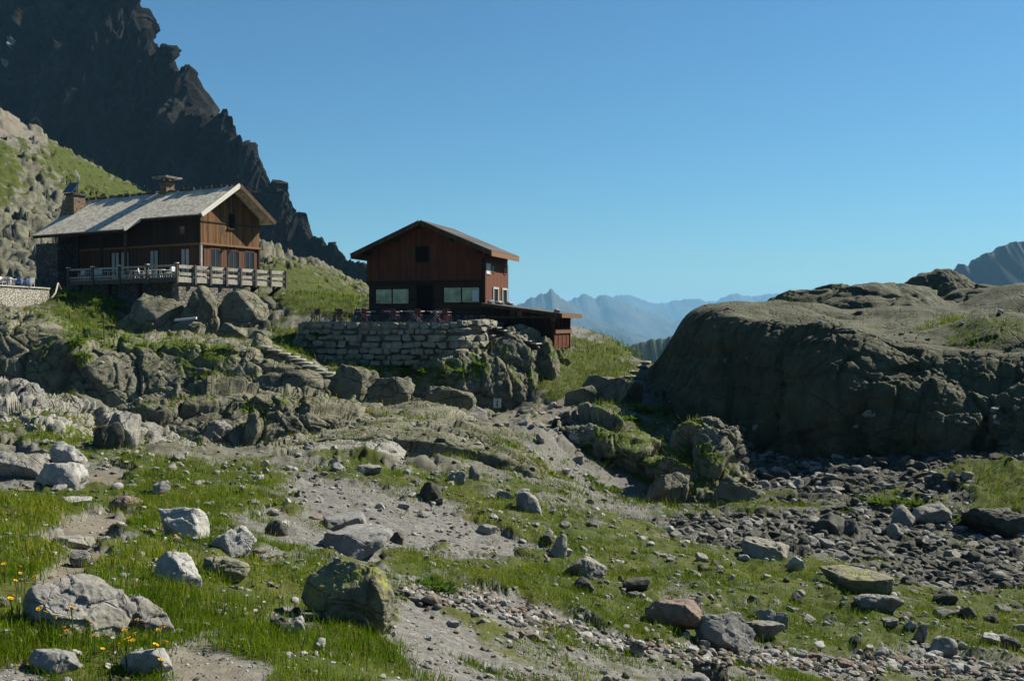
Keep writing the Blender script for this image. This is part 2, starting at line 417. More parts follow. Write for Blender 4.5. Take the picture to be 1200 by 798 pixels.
def base_z(x, y):
    x = np.asarray(x, float); y = np.asarray(y, float); sh = x.shape; x = x.ravel(); y = y.ravel()
    out = np.empty(len(x))
    for a in range(0, len(x), 40000):
        q, r = _uv(x[a:a + 40000], y[a:a + 40000])
        k = _phi(np.sqrt(((q[:, None] - _q[None]) ** 2).sum(-1)))
        out[a:a + 40000] = (k @ _w[:-3] + _w[-3] + q @ _w[-2:]) * r
    rr = np.hypot(x, y)
    f = sstep(230, 1400, rr); out = out * (1 - f) + (-380) * f
    behind = sstep(0, -60, y) * sstep(3, 40, rr)     # open hillside behind the photographer
    out = out * (1 - behind) + behind * (-1.6 + rr * .05 * (rr < 330) + 16 * (rr >= 330)) * (1 - f) + behind * f * (-380)
    return out.reshape(sh)

def terrain():
    fine = np.radians(np.linspace(-36, 36, 820))
    coarse = np.radians(np.r_[np.linspace(40, 176, 30)])
    az = np.r_[-coarse[::-1], fine, coarse]; az = np.r_[az, az[0] + 2 * math.pi]
    r = np.r_[.4, .8, 1.3, 1.9, np.exp(np.linspace(math.log(2.6), math.log(250), 760)), np.exp(np.linspace(math.log(262), math.log(20000), 44))]
    A, Q = np.meshgrid(az, r); X, Y = Q * np.sin(A), Q * np.cos(A)
    Z = base_z(X, Y); p = np.stack([X, Y, Z], -1).reshape(-1, 3)
    g, pa, sc, ro = (cover(p, k) for k in ('grass', 'path', 'scree', 'rock'))
    rr = Q.ravel(); flat = np.c_[p[:, 0], p[:, 1], np.zeros(len(p))]
    amp = np.clip(rr / 30, .25, 1.0) * sstep(1.5, 5, rr)
    dz = .16 * fbm(flat * .55, 4, 3) * amp * (1 - .5 * pa)
    dz += .05 * fbm(flat * 2.4, 4, 5) * (1 - .6 * pa) * sstep(1.5, 4, rr)
    dz += .11 * sstep(.35, .7, g) * ridged(flat * .9, 3, 6) * sstep(5, 14, rr)
    near = rr < 250
    t1, t2, t3 = cells(flat[near] * np.array([.5, .5, 1]) + .6 * fbm(flat[near] * .3, 3, 40)[:, None], 8)
    dz[near] += (sstep(.25, .8, ro[near]) + .35 * sc[near]) * (.45 * t1 + .55 * t2 - .25 * sstep(.16, .02, t3)) * sstep(8, 25, rr[near])
    far = sstep(95, 150, rr) * (1 - sstep(260, 500, rr)) * (Y.ravel() > 0)
    if True:
        m = far > 0
        fm = flat[m] * np.array([1, 1, 1]) + 2.5 * fbm(flat[m] * .05, 3, 12)[:, None]
        a1, a2, a3 = cells(fm * np.array([.045, .075, 1]), 61)
        bed = 0
        for k, (dx, dy, am) in enumerate(((.16, .10, .75), (-.11, .22, .5), (.42, .3, .3))):
            wv = fm[:, 0] * dx + fm[:, 1] * dy + .5 * fbm(fm * .06, 3, 70 + k); fr = wv - np.floor(wv); hs = np.sin(np.floor(wv) * 12.99 + k) * 43758.5; hs -= np.floor(hs)
            bed = bed + am * (hs - .5 + .9 * (.5 - fr)) * sstep(-.4, .3, noise(fm * .07, 90 + k))
        dz[m] += far[m] * (.5 * a1 + 1.7 * a2 - .3 * sstep(.08, 0, a3) + 1.0 * bed + .22 * fbm(flat[m] * .5, 3, 66)) * sstep(.95, .35, g[m])
    g = np.clip(g + .12 * fbm(flat * 1.1, 3, 77), 0, 1)
    p[:, 2] += dz
    return mesh_np('ground', p, grid_faces(len(r), len(az))[:, ::-1], MT['ground'], attrs={'cover': np.c_[g, pa, sc, ro]})

# ------------------------------------------------------------------ lofted bedrock
def _cr(a, n):
    """Catmull-Rom resample of axis 0 to n rows"""
    a = np.asarray(a, float); m = len(a)
    e = np.concatenate([2 * a[:1] - a[1:2], a, 2 * a[-1:] - a[-2:-1]])
    t = np.linspace(0, m - 1, n); i = np.minimum(t.astype(int), m - 2); f = (t - i).reshape(-1, *([1] * (a.ndim - 1)))
    p0, p1, p2, p3 = e[i], e[i + 1], e[i + 2], e[i + 3]
    return .5 * (2 * p1 + (p2 - p0) * f + (2 * p0 - 5 * p1 + 4 * p2 - p3) * f ** 2 + (3 * p1 - p0 - 3 * p2 + p3) * f ** 3)

def normals(G):
    du = np.gradient(G, axis=1); dv = np.gradient(G, axis=0)
    n = np.cross(du, dv); return n / np.maximum(np.linalg.norm(n, axis=-1, keepdims=True), 1e-9)

def loft(name, rows, nr, nc, mat, disp, world=None):
    """rows: from foot to back, each a list of (px,py,d); disp(points, rowfrac, colfrac) -> offset along the normal"""
    G = world if world is not None else np.array([[P(*c) for c in r] for r in rows])
    G = _cr(_cr(G, nr).transpose(1, 0, 2), nc).transpose(1, 0, 2)
    n = normals(G)
    v, u = np.meshgrid(np.linspace(0, 1, nr), np.linspace(0, 1, nc), indexing='ij')
    q = G.reshape(-1, 3)
    d = disp(q, v.ravel(), u.ravel())
    q = q + n.reshape(-1, 3) * d[:, None]
    g = cover(q, 'grass')
    return mesh_np(name, q, grid_faces(nr, nc), mat, smooth=False, attrs={'grass': g})

def rocky(sz, amp, seed, crack=.4, fine=.2, warp=.18, stretch=(1, 1, 1)):
    st = np.array(stretch, float)
    def f(q, v, u):
        w = q * st + warp * sz * np.stack([fbm(q / sz * .7, 3, seed + 50), fbm(q / sz * .7, 3, seed + 60), fbm(q / sz * .7, 3, seed + 70)], -1)
        a, b, c = cells(w / sz, seed)
        d = amp * (.45 * a + 1.0 * b - crack * sstep(.10, .0, c))
        a, b, c = cells(w / sz * 2.7, seed + 1)
        d += amp * .30 * (.45 * a + 1.0 * b - crack * sstep(.12, .0, c))
        a, b, c = cells(w / sz * 7.5, seed + 2)
        d += amp * .09 * (.5 * a + 1.0 * b)
        d += amp * fine * .5 * fbm(q / sz * 4.5, 4, seed + 2)
        for k, (dr, sp, am) in enumerate((((.55, .25, .8), .62, .30), ((-.75, .35, .55), .9, .22), ((.2, -.3, .93), .23, .10))):
            wv = q @ np.array(dr) / (sz * sp) + .35 * fbm(q / sz * .55, 3, seed + 80 + k) + 7 * k
            fr = wv - np.floor(wv); hsh = np.sin(np.floor(wv) * 12.99 + k) * 43758.5; hsh -= np.floor(hsh)
            d += amp * am * (hsh - .5 + .8 * (fr - .5)) * sstep(-.35, .3, noise(q / sz * .8, seed + 90 + k))
        return d
    return f

def ramprow(row, dz=0, dd=0, dpy=0):
    out = []
    for px, py, d in row: out.append((px, py + dpy + dz * FPX / d, d + dd))
    return out

def blend(a, b, t, py=0, dd=0):
    return [(x0 + (x1 - x0) * t, y0 + (y1 - y0) * t + py, d0 + (d1 - d0) * t + dd) for (x0, y0, d0), (x1, y1, d1) in zip(a, b)]
# ------------------------------------------------------------------ loose rocks
_ico = {}
def ico(s):
    if s not in _ico:
        bm = bmesh.new(); bmesh.ops.create_icosphere(bm, subdivisions=s, radius=1)
        bm.verts.ensure_lookup_table()
        _ico[s] = (np.array([v.co[:] for v in bm.verts]), np.array([[v.index for v in f.verts] for f in bm.faces])); bm.free()
    return _ico[s]

def rock_verts(seed, sub=4, cuts=13, depth=(.5, .82), rough=.05, soft=.035, dims=(1, 1, 1), flat=0.0, size=1.0, box=False):
    """a broken stone: sphere cut by many planes, edges a little rounded, surface pitted"""
    rs = np.random.RandomState(seed); v, f = ico(sub); v = v.copy() * 1.05
    v += .12 * np.stack([noise(v * 1.1 + seed * 3.1, 1), noise(v * 1.1 + seed * 1.7, 2), noise(v * 1.1 + seed * 2.3, 3)], -1)
    N = rs.normal(size=(cuts, 3)); N /= np.linalg.norm(N, axis=1, keepdims=True)
    if flat: N[0] = (rs.normal() * .12, rs.normal() * .12, 1); N[0] /= np.linalg.norm(N[0])
    if box:
        N[:6] = [(1, 0, 0), (-1, 0, 0), (0, 1, 0), (0, -1, 0), (0, 0, 1), (0, 0, -1)]; N[:6] += rs.normal(0, .16, (6, 3)); N[:6] /= np.linalg.norm(N[:6], axis=1, keepdims=True)
    for k in range(cuts):
        dd = rs.uniform(*depth) if not (flat and k == 0) else flat
        if box: dd = rs.uniform(.52, .62) if k < 6 else rs.uniform(.74, .95)
        h = v @ N[k] - dd
        v -= N[k] * (np.where(h > soft, h, np.where(h > -soft, (h + soft) ** 2 / (4 * soft), 0)) * .96)[:, None]
    lo, hi = v.min(0), v.max(0); v = (v - (lo + hi) / 2) / ((hi - lo) / 2)
    v = v * np.array(dims) * size
    n = v / np.maximum(np.linalg.norm(v, axis=1, keepdims=True), 1e-6)
    s = max(dims) * size
    if sub > 3:
        a, b, c = cells(v / s * 2.1 + seed * 1.37, seed % 89); v = v + n * (s * (.03 * a + .07 * b - .015 * sstep(.08, 0, c)))[:, None]
        a, b, c = cells(v / s * 6 + seed, seed % 83); v = v + n * (s * (.008 * a + .022 * b))[:, None]
    v += n * (s * rough * (fbm(v / s * 2.3 + seed, 4, seed % 97) + .35 * fbm(v / s * 9 + seed, 3, 5)))[:, None]
    return v, f

GROUND = []                                   # surfaces that carry things
def bvh_of(objs):
    vs, fs, off, src = [], [], 0, []
    for o in objs:
        me = o.data; a = np.empty(len(me.vertices) * 3, np.float32); me.vertices.foreach_get('co', a); a = a.reshape(-1, 3)
        m = np.array(o.matrix_world); a = a @ m[:3, :3].T + m[:3, 3]
        li = np.empty(len(me.loops), np.int32); me.loops.foreach_get('vertex_index', li)
        ls = np.empty(len(me.polygons), np.int32); me.polygons.foreach_get('loop_start', ls)
        ends = np.r_[ls[1:], len(li)]
        vs.append(a); k = int((ends - ls).max())
        if (ends - ls).min() == k: fs += (li.reshape(-1, k) + off).tolist()
        else: fs += [(li[s:e] + off).tolist() for s, e in zip(ls, ends)]
        src += [o.name] * len(ls); off += len(a)
    return BVHTree.FromPolygons(np.concatenate(vs).tolist(), fs, all_triangles=False), src

def down(x, y, top=80):
    h = BV.ray_cast(Vector((x, y, top)), Vector((0, 0, -1)))
    return (h[0], h[1], SRC[h[2]]) if h[0] is not None else None
def look(px, py):
    d = Vector(P(px, py, 1)).normalized(); h = BV.ray_cast(Vector((0, 0, 0)), d)
    return (h[0], h[1]) if h[0] is not None else None

def place_rock(name, px, py, w, h, label, seed, mat, deep=None, rz=0, tilt=(0, 0), sub=5, bury=.31, d=None, cat='boulder', group=None, **kw):
    """a boulder whose foot stands at photo pixel (px,py), w x h photo pixels large"""
    hit = look(px, py) if d is None else None
    loc = Vector(P(px, py, d)) if d is not None else hit[0]
    k = loc.y / FPX; W, H = w * k / 2, h * k / 2 / (1 - bury)
    D = deep * k / 2 if deep else W * .75
    v, f = rock_verts(seed, sub, dims=(W, D, H), **kw)
    o = mesh_np(name, v, f, mat)
    o.rotation_euler = (R(tilt[0]), R(tilt[1]), R(rz))
    up = 1 - 2 * bury
    o.location = (loc.x, loc.y + D * .55, loc.z + H * up)
    return tag(o, label, cat, group)

# ------------------------------------------------------------------ far country
def mountain():
    ridge = [(-330, -330, 720), (-200, -240, 705), (-60, -120, 690), (40, -50, 675), (114, -10, 660), (144, 6, 655), (162, 38, 650), (178, 56, 644), (194, 74, 638),
             (208, 92, 632), (225, 104, 625), (243, 128, 618), (261, 146, 610), (276, 172, 604), (296, 186, 598), (306, 200, 594), (314, 222, 590), (322, 212, 586), (332, 228, 580), (346, 252, 574),
             (360, 278, 566), (374, 282, 558), (390, 294, 550), (412, 308, 540), (440, 326, 528), (480, 356, 510)]
    top = np.array([P(*r) for r in ridge]); z0 = -10
    nr, nc = 360, 1000
    T = _cr(top, nc)
    rows = []
    for t in np.linspace(-.55, 1, nr):
        hgt = T[:, 2] - z0
        if t < 0: q = T + np.stack([.6 * hgt * -t * .9, .8 * hgt * -t * .9, hgt * t], -1)
        else: q = T + np.stack([-.5 * hgt * t * .55, -.86 * hgt * t * .55, -hgt * t], -1)
        rows.append(q)
    G = np.array(rows)[::-1]
    n = normals(G)
    q = G.reshape(-1, 3); tt = np.repeat(np.linspace(1, -.55, nr), nc)
    sl = np.tile(np.r_[0, np.cumsum(np.linalg.norm(np.diff(T, axis=0), axis=1))], nr)
    hgt = np.tile(T[:, 2] - z0, nr)
    zz = q[:, 2]; wob = 14 * fbm(q * .012, 3, 22)
    dsp = 13 * (ridged(np.stack([(sl + wob) / 62, zz / 420, tt * 0], -1), 3, 31, .55) - .6)
    dsp += 7 * (ridged(np.stack([(sl + wob * .6) / 24, zz / 110, tt * 0 + 5], -1), 4, 37, .6) - .5)
    a, b, c = cells(np.stack([(sl + wob) / 26, zz / 60, q[:, 1] / 60], -1), 78); dsp += 9 * (a * .45 + b)
    a, b, c = cells(np.stack([(sl + wob * .5) / 9, zz / 20, q[:, 1] / 20], -1), 79); dsp += 6.5 * (a * .45 + b)
    a, b, c = cells(np.stack([(sl + wob * .4) / 3.6, zz / 7, q[:, 1] / 8], -1), 80); dsp += 2.6 * (a * .45 + b)
    dsp += 1.5 * fbm(q * .16, 3, 43)
    dsp -= np.percentile(dsp, 62)
    k = np.clip(hgt / 130, .10, 1); dsp *= k * np.where(tt < 0, np.exp(tt / .12) * .8 + .2, 1)
    spike = (9 * np.maximum(ridged(np.stack([sl / 26, sl * 0, sl * 0], -1), 3, 53, .6) - .55, -.4) + 6 * noise(np.stack([sl / 9, sl * 0, sl * 0 + 3], -1), 54)) * k * np.exp(-(tt / .07) ** 2)
    q = q + np.c_[np.zeros((len(q), 2)), spike]
    q = q + n.reshape(-1, 3) * dsp[:, None]
    px, py = proj(q)
    sn = np.maximum(np.exp(-((px - 13) / 5.5) ** 2 - ((py - 42) / 15) ** 2), .9 * np.exp(-((px - 6) / 4) ** 2 - ((py - 74) / 5) ** 2)) * (1.1 + .9 * fbm(q * .07, 3, 12))
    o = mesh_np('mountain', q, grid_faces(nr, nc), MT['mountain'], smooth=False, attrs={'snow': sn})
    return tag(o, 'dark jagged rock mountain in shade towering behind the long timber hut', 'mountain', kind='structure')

def far_range(name, line, d, depth, drop, seed, amp, mat, label, cat='mountain range'):
    pts = np.array([P(x, y, d) for x, y in line])
    nc, nr = 300, 46
    T = _cr(pts, nc); rows = []
    for t in np.linspace(-1, 1, nr):
        q = T.copy(); q[:, 1] += t * depth; q[:, 2] = T[:, 2] - (T[:, 2] + drop) * abs(t) ** .9
        rows.append(q)
    G = np.array(rows); q = G.reshape(-1, 3)
    amp *= .42
    s = np.stack([q[:, 0] / depth * 2.2, q[:, 1] / depth * .9, np.zeros(len(q))], -1)
    tt = np.abs(np.repeat(np.linspace(-1, 1, nr), nc))
    q[:, 2] += amp * (ridged(s, 5, seed) - .7) * (.12 + sstep(0, .35, tt)) + amp * .14 * ridged(s * 5, 3, seed + 4) * sstep(1, .5, tt) + amp * .3 * (ridged(s * np.array([7, 1, 1]), 4, seed + 9, .6) - .6) * np.exp(-(tt / .12) ** 2)
    return tag(mesh_np(name, q, grid_faces(nr, nc), mat), label, cat, kind='structure')

def far_country():
    far_range('far_hill', [(560, 440), (640, 425), (700, 410), (735, 403), (755, 396), (775, 391), (795, 386), (820, 378), (860, 372), (900, 380), (950, 400)], 1500, 420, 380, 5, 26, MT['far_green'],
              'hazy green hillside seen through the gap beside the dark rock mound', 'hill')
    far_range('far_mountain', [(520, 420), (560, 398), (590, 372), (612, 356), (628, 348), (640, 345), (646, 341), (654, 347), (668, 357), (690, 371), (720, 384), (755, 397), (800, 412)], 9000, 1900, 380, 9, 150, MT['far_rock'],
              'pointed blue mountain fading in haze just past the shed roof', 'mountain')
    far_range('far_mountain', [(620, 392), (645, 368), (666, 354), (681, 346), (690, 347), (697, 350), (708, 346), (722, 352), (745, 363), (775, 373), (805, 379), (840, 384), (900, 400)], 13000, 2600, 380, 14, 190, MT['far_rock'],
              'paler blue ridge of three blunt tops behind the pointed blue mountain', 'mountain')
    far_range('far_mountain', [(680, 380), (704, 360), (722, 347), (734, 346), (748, 351), (768, 357), (790, 353), (812, 351), (836, 354), (850, 348), (862, 345), (880, 348), (902, 346), (924, 346), (945, 353), (1000, 358), (1100, 366), (1200, 380)], 18000, 2600, 380, 21, 200, MT['far_rock'],
              'faintest pale blue mountain chain along the horizon', 'mountain')
    far_range('far_mountain', [(1060, 372), (1095, 340), (1117, 318), (1127, 310), (1133, 312), (1150, 300), (1166, 291), (1181, 285), (1196, 282), (1215, 280), (1260, 268), (1330, 272), (1420, 300), (1500, 330)], 3000, 900, 380, 27, 80, MT['far_shade_rock'],
              'dark blue mountain rising behind the rocky mound', 'mountain')

# ------------------------------------------------------------------ bedrock of the place
def bedrock():
    out = []
    def lo(rows, nr, nc, disp, label, mat='cliff', cat='rock outcrop', name='rock_outcrop'):
        o = loft(name, rows, nr, nc, MT[mat], disp); tag(o, label, cat, kind='structure'); out.append(o); return o
    # shaded cliff under the long hut
    foot = [(-90, 474, 55), (-40, 474, 55), (0, 472, 55), (60, 476, 55.5), (120, 486, 55), (180, 488, 55.5), (240, 478, 56), (300, 472, 56), (350, 464, 56.5), (385, 460, 57), (415, 462, 58)]
    top = [(-90, 372, 59), (-40, 368, 59), (0, 374, 59), (50, 380, 59), (85, 402, 58), (140, 399, 59), (190, 401, 60), (240, 402, 60), (290, 412, 60), (335, 428, 60), (390, 446, 60)]
    lo([ramprow(foot, 2.5, -.6), foot, blend(foot, top, .42, 4, -1.0), blend(foot, top, .85, 0, -1.2), top, ramprow(blend(top, top, 0), -.35, 5), ramprow(top, 3.0, 12)], 190, 420,
       rocky(3.4, .6, 301, stretch=(1, 1, .75)), 'shaded cliff of fractured bedrock below the long timber hut')
    # rounded bedrock hump before it
    foot = [(115, 505, 35.5), (145, 512, 35.5), (200, 524, 36), (260, 535, 36.4), (320, 528, 37), (370, 514, 37.8), (410, 506, 39), (435, 500, 39.5)]
    top = [(120, 498, 36.5), (150, 482, 37), (205, 464, 38), (262, 458, 39), (322, 466, 39.5), (365, 468, 40), (400, 478, 41), (425, 492, 41)]
    lo([ramprow(foot, 1.5, -.3), foot, blend(foot, top, .5, -2, -.8), blend(foot, top, .9, -2, -.7), top, ramprow(top, -.1, 3), ramprow(top, 2.2, 7)], 130, 300,
       rocky(2.4, .5, 332, stretch=(1, 1, .8)), 'rounded hump of cracked bedrock with grass in its seams')
    # long slab running down to the meadow
    foot = [(310, 530, 30.6), (350, 528, 31.2), (400, 528, 31.6), (460, 541, 32), (520, 558, 32), (575, 580, 31.4), (620, 594, 30), (662, 600, 28.6)]
    top = [(315, 522, 31.5), (352, 514, 32.4), (402, 508, 33), (455, 504, 33.4), (515, 508, 33.4), (570, 522, 32.8), (618, 548, 31.4), (655, 580, 29.6)]
    back = [(325, 520, 36), (370, 502, 44), (405, 484, 47), (452, 474, 48), (505, 472, 48), (560, 492, 46), (612, 522, 41), (658, 566, 34)]
    lo([ramprow(foot, 1.2, -.3), foot, blend(foot, top, .55, 3, -.3), top, blend(top, back, .5, 4), back, ramprow(back, 2.5, 3)], 170, 340,
       rocky(2.6, .30, 363, stretch=(.8, 1, 1)), 'long pale bedrock slab sloping down to the meadow')
    # left rock crest
    foot = [(-140, 520, 22), (-60, 516, 22), (0, 505, 23), (50, 503, 23.5), (90, 512, 24), (125, 526, 24), (165, 534, 25), (215, 540, 26), (262, 532, 27.5)]
    top = [(-140, 470, 28), (-60, 466, 28), (0, 465, 28), (40, 466, 28), (80, 474, 28.5), (112, 488, 29), (150, 504, 29), (205, 518, 29), (258, 526, 29)]
    lo([ramprow(foot, .8, -.3), foot, blend(foot, top, .5, 4), top, ramprow(top, 0, 1.2), ramprow(top, 1.8, 4)], 110, 300,
       rocky(1.3, .42, 394), 'pale broken rock crest beside the dirt path', 'pale_rock')
    # cliff under the small hut
    foot = [(350, 446, 65), (385, 452, 65.5), (430, 462, 66), (480, 474, 66.2), (530, 482, 66), (575, 486, 66), (610, 486, 67), (636, 474, 69), (655, 458, 71), (668, 446, 73)]
    top = [(365, 434, 67), (395, 430, 67), (435, 430, 67.5), (480, 428, 68), (525, 424, 68), (560, 408, 69), (595, 394, 70), (622, 396, 71), (645, 408, 73), (660, 424, 75)]
    lo([ramprow(foot, 2, -.4), foot, blend(foot, top, .4, 2, -1.2), blend(foot, top, .8, -2, -1.0), top, ramprow(top, -.25, 2.2), ramprow(top, 2.5, 7)], 150, 330,
       rocky(2.4, .62, 425, stretch=(1, 1, .6)), 'bedrock knoll that carries the small hut and its stone wall')
    # right-hand spur above the stream
    foot = [(640, 505, 49), (668, 522, 48.4), (700, 547, 47.6), (735, 564, 46.6), (775, 568, 45.6), (800, 562, 45)]
    top = [(655, 494, 50), (678, 488, 50), (712, 492, 49), (745, 512, 48), (775, 535, 47), (798, 552, 46)]
    lo([ramprow(foot, 1.2, -.3), foot, blend(foot, top, .55, 0, -1.0), top, ramprow(top, -.1, 2), ramprow(top, 2.2, 4.5)], 90, 180,
       rocky(2.2, .55, 456, stretch=(1, .8, 1)), 'slanting dark rock spur between the path and the stream gully')
    # pale slab between crest and meadow
    foot = [(205, 552, 23.5), (245, 556, 24), (300, 556, 24.6), (355, 551, 25.6), (410, 546, 26.6), (450, 545, 27.4), (480, 550, 27.6)]
    top = [(215, 545, 26), (250, 538, 27), (300, 531, 28.5), (352, 525, 29.4), (402, 519, 30.2), (446, 522, 30), (474, 536, 29)]
    lo([ramprow(foot, .7, -.2), foot, blend(foot, top, .3, -1.5), blend(foot, top, .7, -1), top, ramprow(top, .1, 2), ramprow(top, 1.5, 4)], 110, 240,
       rocky(2.2, .2, 466), 'low pale bedrock slab at the upper edge of the meadow', 'pale_rock')
    # knobbly rock in the gully
    foot = [(768, 596, 43), (782, 606, 41.8), (805, 612, 41), (840, 608, 41), (872, 598, 41.6), (895, 580, 43), (905, 570, 44.5)]
    top = [(776, 566, 44.5), (788, 534, 45), (808, 508, 45.3), (834, 497, 45.6), (860, 512, 46), (882, 540, 46), (900, 562, 46)]
    lo([ramprow(foot, 1.2, -.3), foot, blend(foot, top, .5, 2, -.9), blend(foot, top, .85, 0, -.7), top, ramprow(top, .2, 2), ramprow(top, 3, 5)], 120, 190,
       rocky(1.9, .7, 476), 'knobbly bedrock rib with green patches standing in the gully')
    # the great mound
    foot = [(722, 462, 71), (742, 478, 66), (765, 486, 63), (795, 494, 60), (835, 508, 56), (885, 528, 52), (940, 543, 48.5), (1000, 550, 46), (1060, 552, 45), (1120, 552, 44), (1180, 548, 43), (1245, 545, 42), (1320, 540, 41), (1420, 530, 40)]
    cx = [748, 766, 783, 803, 838, 888, 942, 1000, 1060, 1120, 1180, 1245, 1320, 1420]
    pf = [455, 446, 428, 412, 404, 410, 424, 436, 448, 458, 460, 458, 452, 448]; ps = [446, 427, 401, 378, 366, 369, 376, 388, 402, 412, 412, 410, 406, 410]
    face = [(c, y, f[2] + 1.1) for c, y, f in zip(cx, pf, foot)]
    shl = [(c, y, f[2] + 3.0) for c, y, f in zip(cx, ps, foot)]
    pt = [448, 428, 398, 367, 357, 358, 362, 368, 376, 384, 382, 376, 372, 380]; pb = [458, 440, 408, 376, 364, 362, 363, 362, 358, 356, 354, 352, 352, 365]
    pla = [(c + 6, y, f[2] + 11) for c, y, f in zip(cx, pt, foot)]
    bk = [(c + 10, y, f[2] + 27) for c, y, f in zip(cx, pb, foot)]
    rim = [(c + 2, b - .62 * (b - t), f[2] + 5.6) for c, b, t, f in zip(cx, ps, pt, foot)]
    d1 = rocky(6.5, .75, 487, stretch=(1, 1, .55)); d2 = rocky(1.7, .2, 489, stretch=(1, 1, .6))
    o = lo([ramprow(foot, 2.5, -.8), foot, blend(foot, face, .5, -3, -.5), face, ramprow(shl, 0, 0, 5), rim, pla, bk, ramprow(bk, 5, 8), ramprow(bk, 14, 18)], 330, 560,
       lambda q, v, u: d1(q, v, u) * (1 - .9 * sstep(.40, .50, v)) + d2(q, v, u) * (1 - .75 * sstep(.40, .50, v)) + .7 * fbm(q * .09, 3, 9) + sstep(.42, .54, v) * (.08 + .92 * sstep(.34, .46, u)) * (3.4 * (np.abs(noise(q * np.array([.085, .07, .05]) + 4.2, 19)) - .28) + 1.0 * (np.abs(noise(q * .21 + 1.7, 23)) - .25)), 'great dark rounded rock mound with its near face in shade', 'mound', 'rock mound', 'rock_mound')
    # bare humps on and behind the mound
    def hump(px, py, w, h, d, seed, lab, mat='mound'):
        loc = P(px, py, d); k = d / FPX
        v, f = rock_verts(seed, 6, cuts=6, depth=(.84, .98), rough=.035, soft=.3, dims=(w * k / 2, w * k / 2.6, h * k))
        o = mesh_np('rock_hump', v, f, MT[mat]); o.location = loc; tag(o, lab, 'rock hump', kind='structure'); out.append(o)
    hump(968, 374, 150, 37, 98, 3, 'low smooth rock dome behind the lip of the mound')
    hump(1046, 388, 200, 54, 83, 8, 'broad rounded dome in the middle of the mound skyline')
    hump(1103, 354, 96, 37, 99, 12, 'peaked knob standing highest on the rock mound')
    hump(1200, 388, 240, 52, 86, 17, 'long shallow dome sloping down past the peaked knob')
    hump(888, 374, 130, 18, 74, 23, 'knobbly lip along the top of the dark face')
    hump(1010, 398, 120, 30, 66, 29, 'small rounded step below the middle dome')
    return out
MT = {}
def ground_mat():
    t = NT('ground'); p = t.pos()
    cv = t.n('ShaderNodeSeparateColor'); at = t.n('ShaderNodeAttribute', attribute_name='cover')
    t.set(cv.inputs[0], at.outputs['Color']); g, pa, sc = cv.outputs; ro = at.outputs['Alpha']
    n1 = t.noise(p, .8, 6, .6); n2 = t.noise(p, 5, 6, .65); n3 = t.noise(p, 28, 5, .7)
    stone = t.vor(p, 26, 'F1', 'Color'); sdist = t.vor(p, 26, 'DISTANCE_TO_EDGE')
    pv = t.n('ShaderNodeSeparateColor'); t.set(pv.inputs[0], stone)
    gravel = t.ramp(n2, (.3, (.10, .097, .088)), (.5, (.17, .166, .15)), (.68, (.27, .264, .245)))
    gravel = t.mix(.45, gravel, t.ramp(pv.outputs[0], (0, (.09, .087, .08)), (.6, (.21, .203, .185)), (1, (.36, .35, .32))))
    dirt = t.ramp(n2, (.3, (.15, .13, .095)), (.7, (.27, .24, .19)))
    scree = t.ramp(pv.outputs[1], (0, (.04, .041, .034)), (.6, (.085, .085, .07)), (1, (.19, .188, .16)))
    rock = t.ramp(t.noise(p, 1.1, 8, .65), (.34, (.085, .083, .06)), (.66, (.23, .225, .165)))
    turf = t.ramp(t.math('ADD', t.math('MULTIPLY', n1, .6), t.math('MULTIPLY', n3, .4)), (.3, (.032, .050, .004)), (.48, (.062, .085, .010)), (.6, (.10, .108, .02)), (.75, (.16, .135, .05)))
    c = t.mix(t.step(.3, .7, t.math('ADD', pa, t.math('MULTIPLY', t.math('SUBTRACT', n2, .5), .5))), gravel, dirt)
    c = t.mix(t.step(.3, .7, sc), c, scree)
    c = t.mix(t.step(.35, .65, ro), c, rock)
    gg = t.step(.46, .62, t.math('ADD', g, t.math('ADD', t.math('MULTIPLY', t.math('SUBTRACT', n1, .5), .75), t.math('MULTIPLY', t.math('SUBTRACT', n2, .5), .5))))
    c = t.mix(gg, c, turf)
    h = t.math('ADD', t.math('MULTIPLY', n2, .5), t.math('ADD', t.math('MULTIPLY', n3, .3), t.math('MULTIPLY', t.step(0, .2, sdist), .12)))
    t.bsdf(c, .95, .15, t.bump(h, .6, .035))
    return t.m

def grass_mat(name='grass', tr=.35):
    t = NT(name); c = t.attr('tint')
    d = t.n('ShaderNodeBsdfDiffuse'); t.set(d.inputs[0], c)
    l = t.n('ShaderNodeBsdfTranslucent'); t.set(l.inputs[0], t.mix(.5, c, (.16, .2, .02)))
    m = t.n('ShaderNodeMixShader'); m.inputs[0].default_value = tr
    t.set(m.inputs[1], d.outputs[0]); t.set(m.inputs[2], l.outputs[0]); t.set(t.out.inputs[0], m.outputs[0])
    return t.m

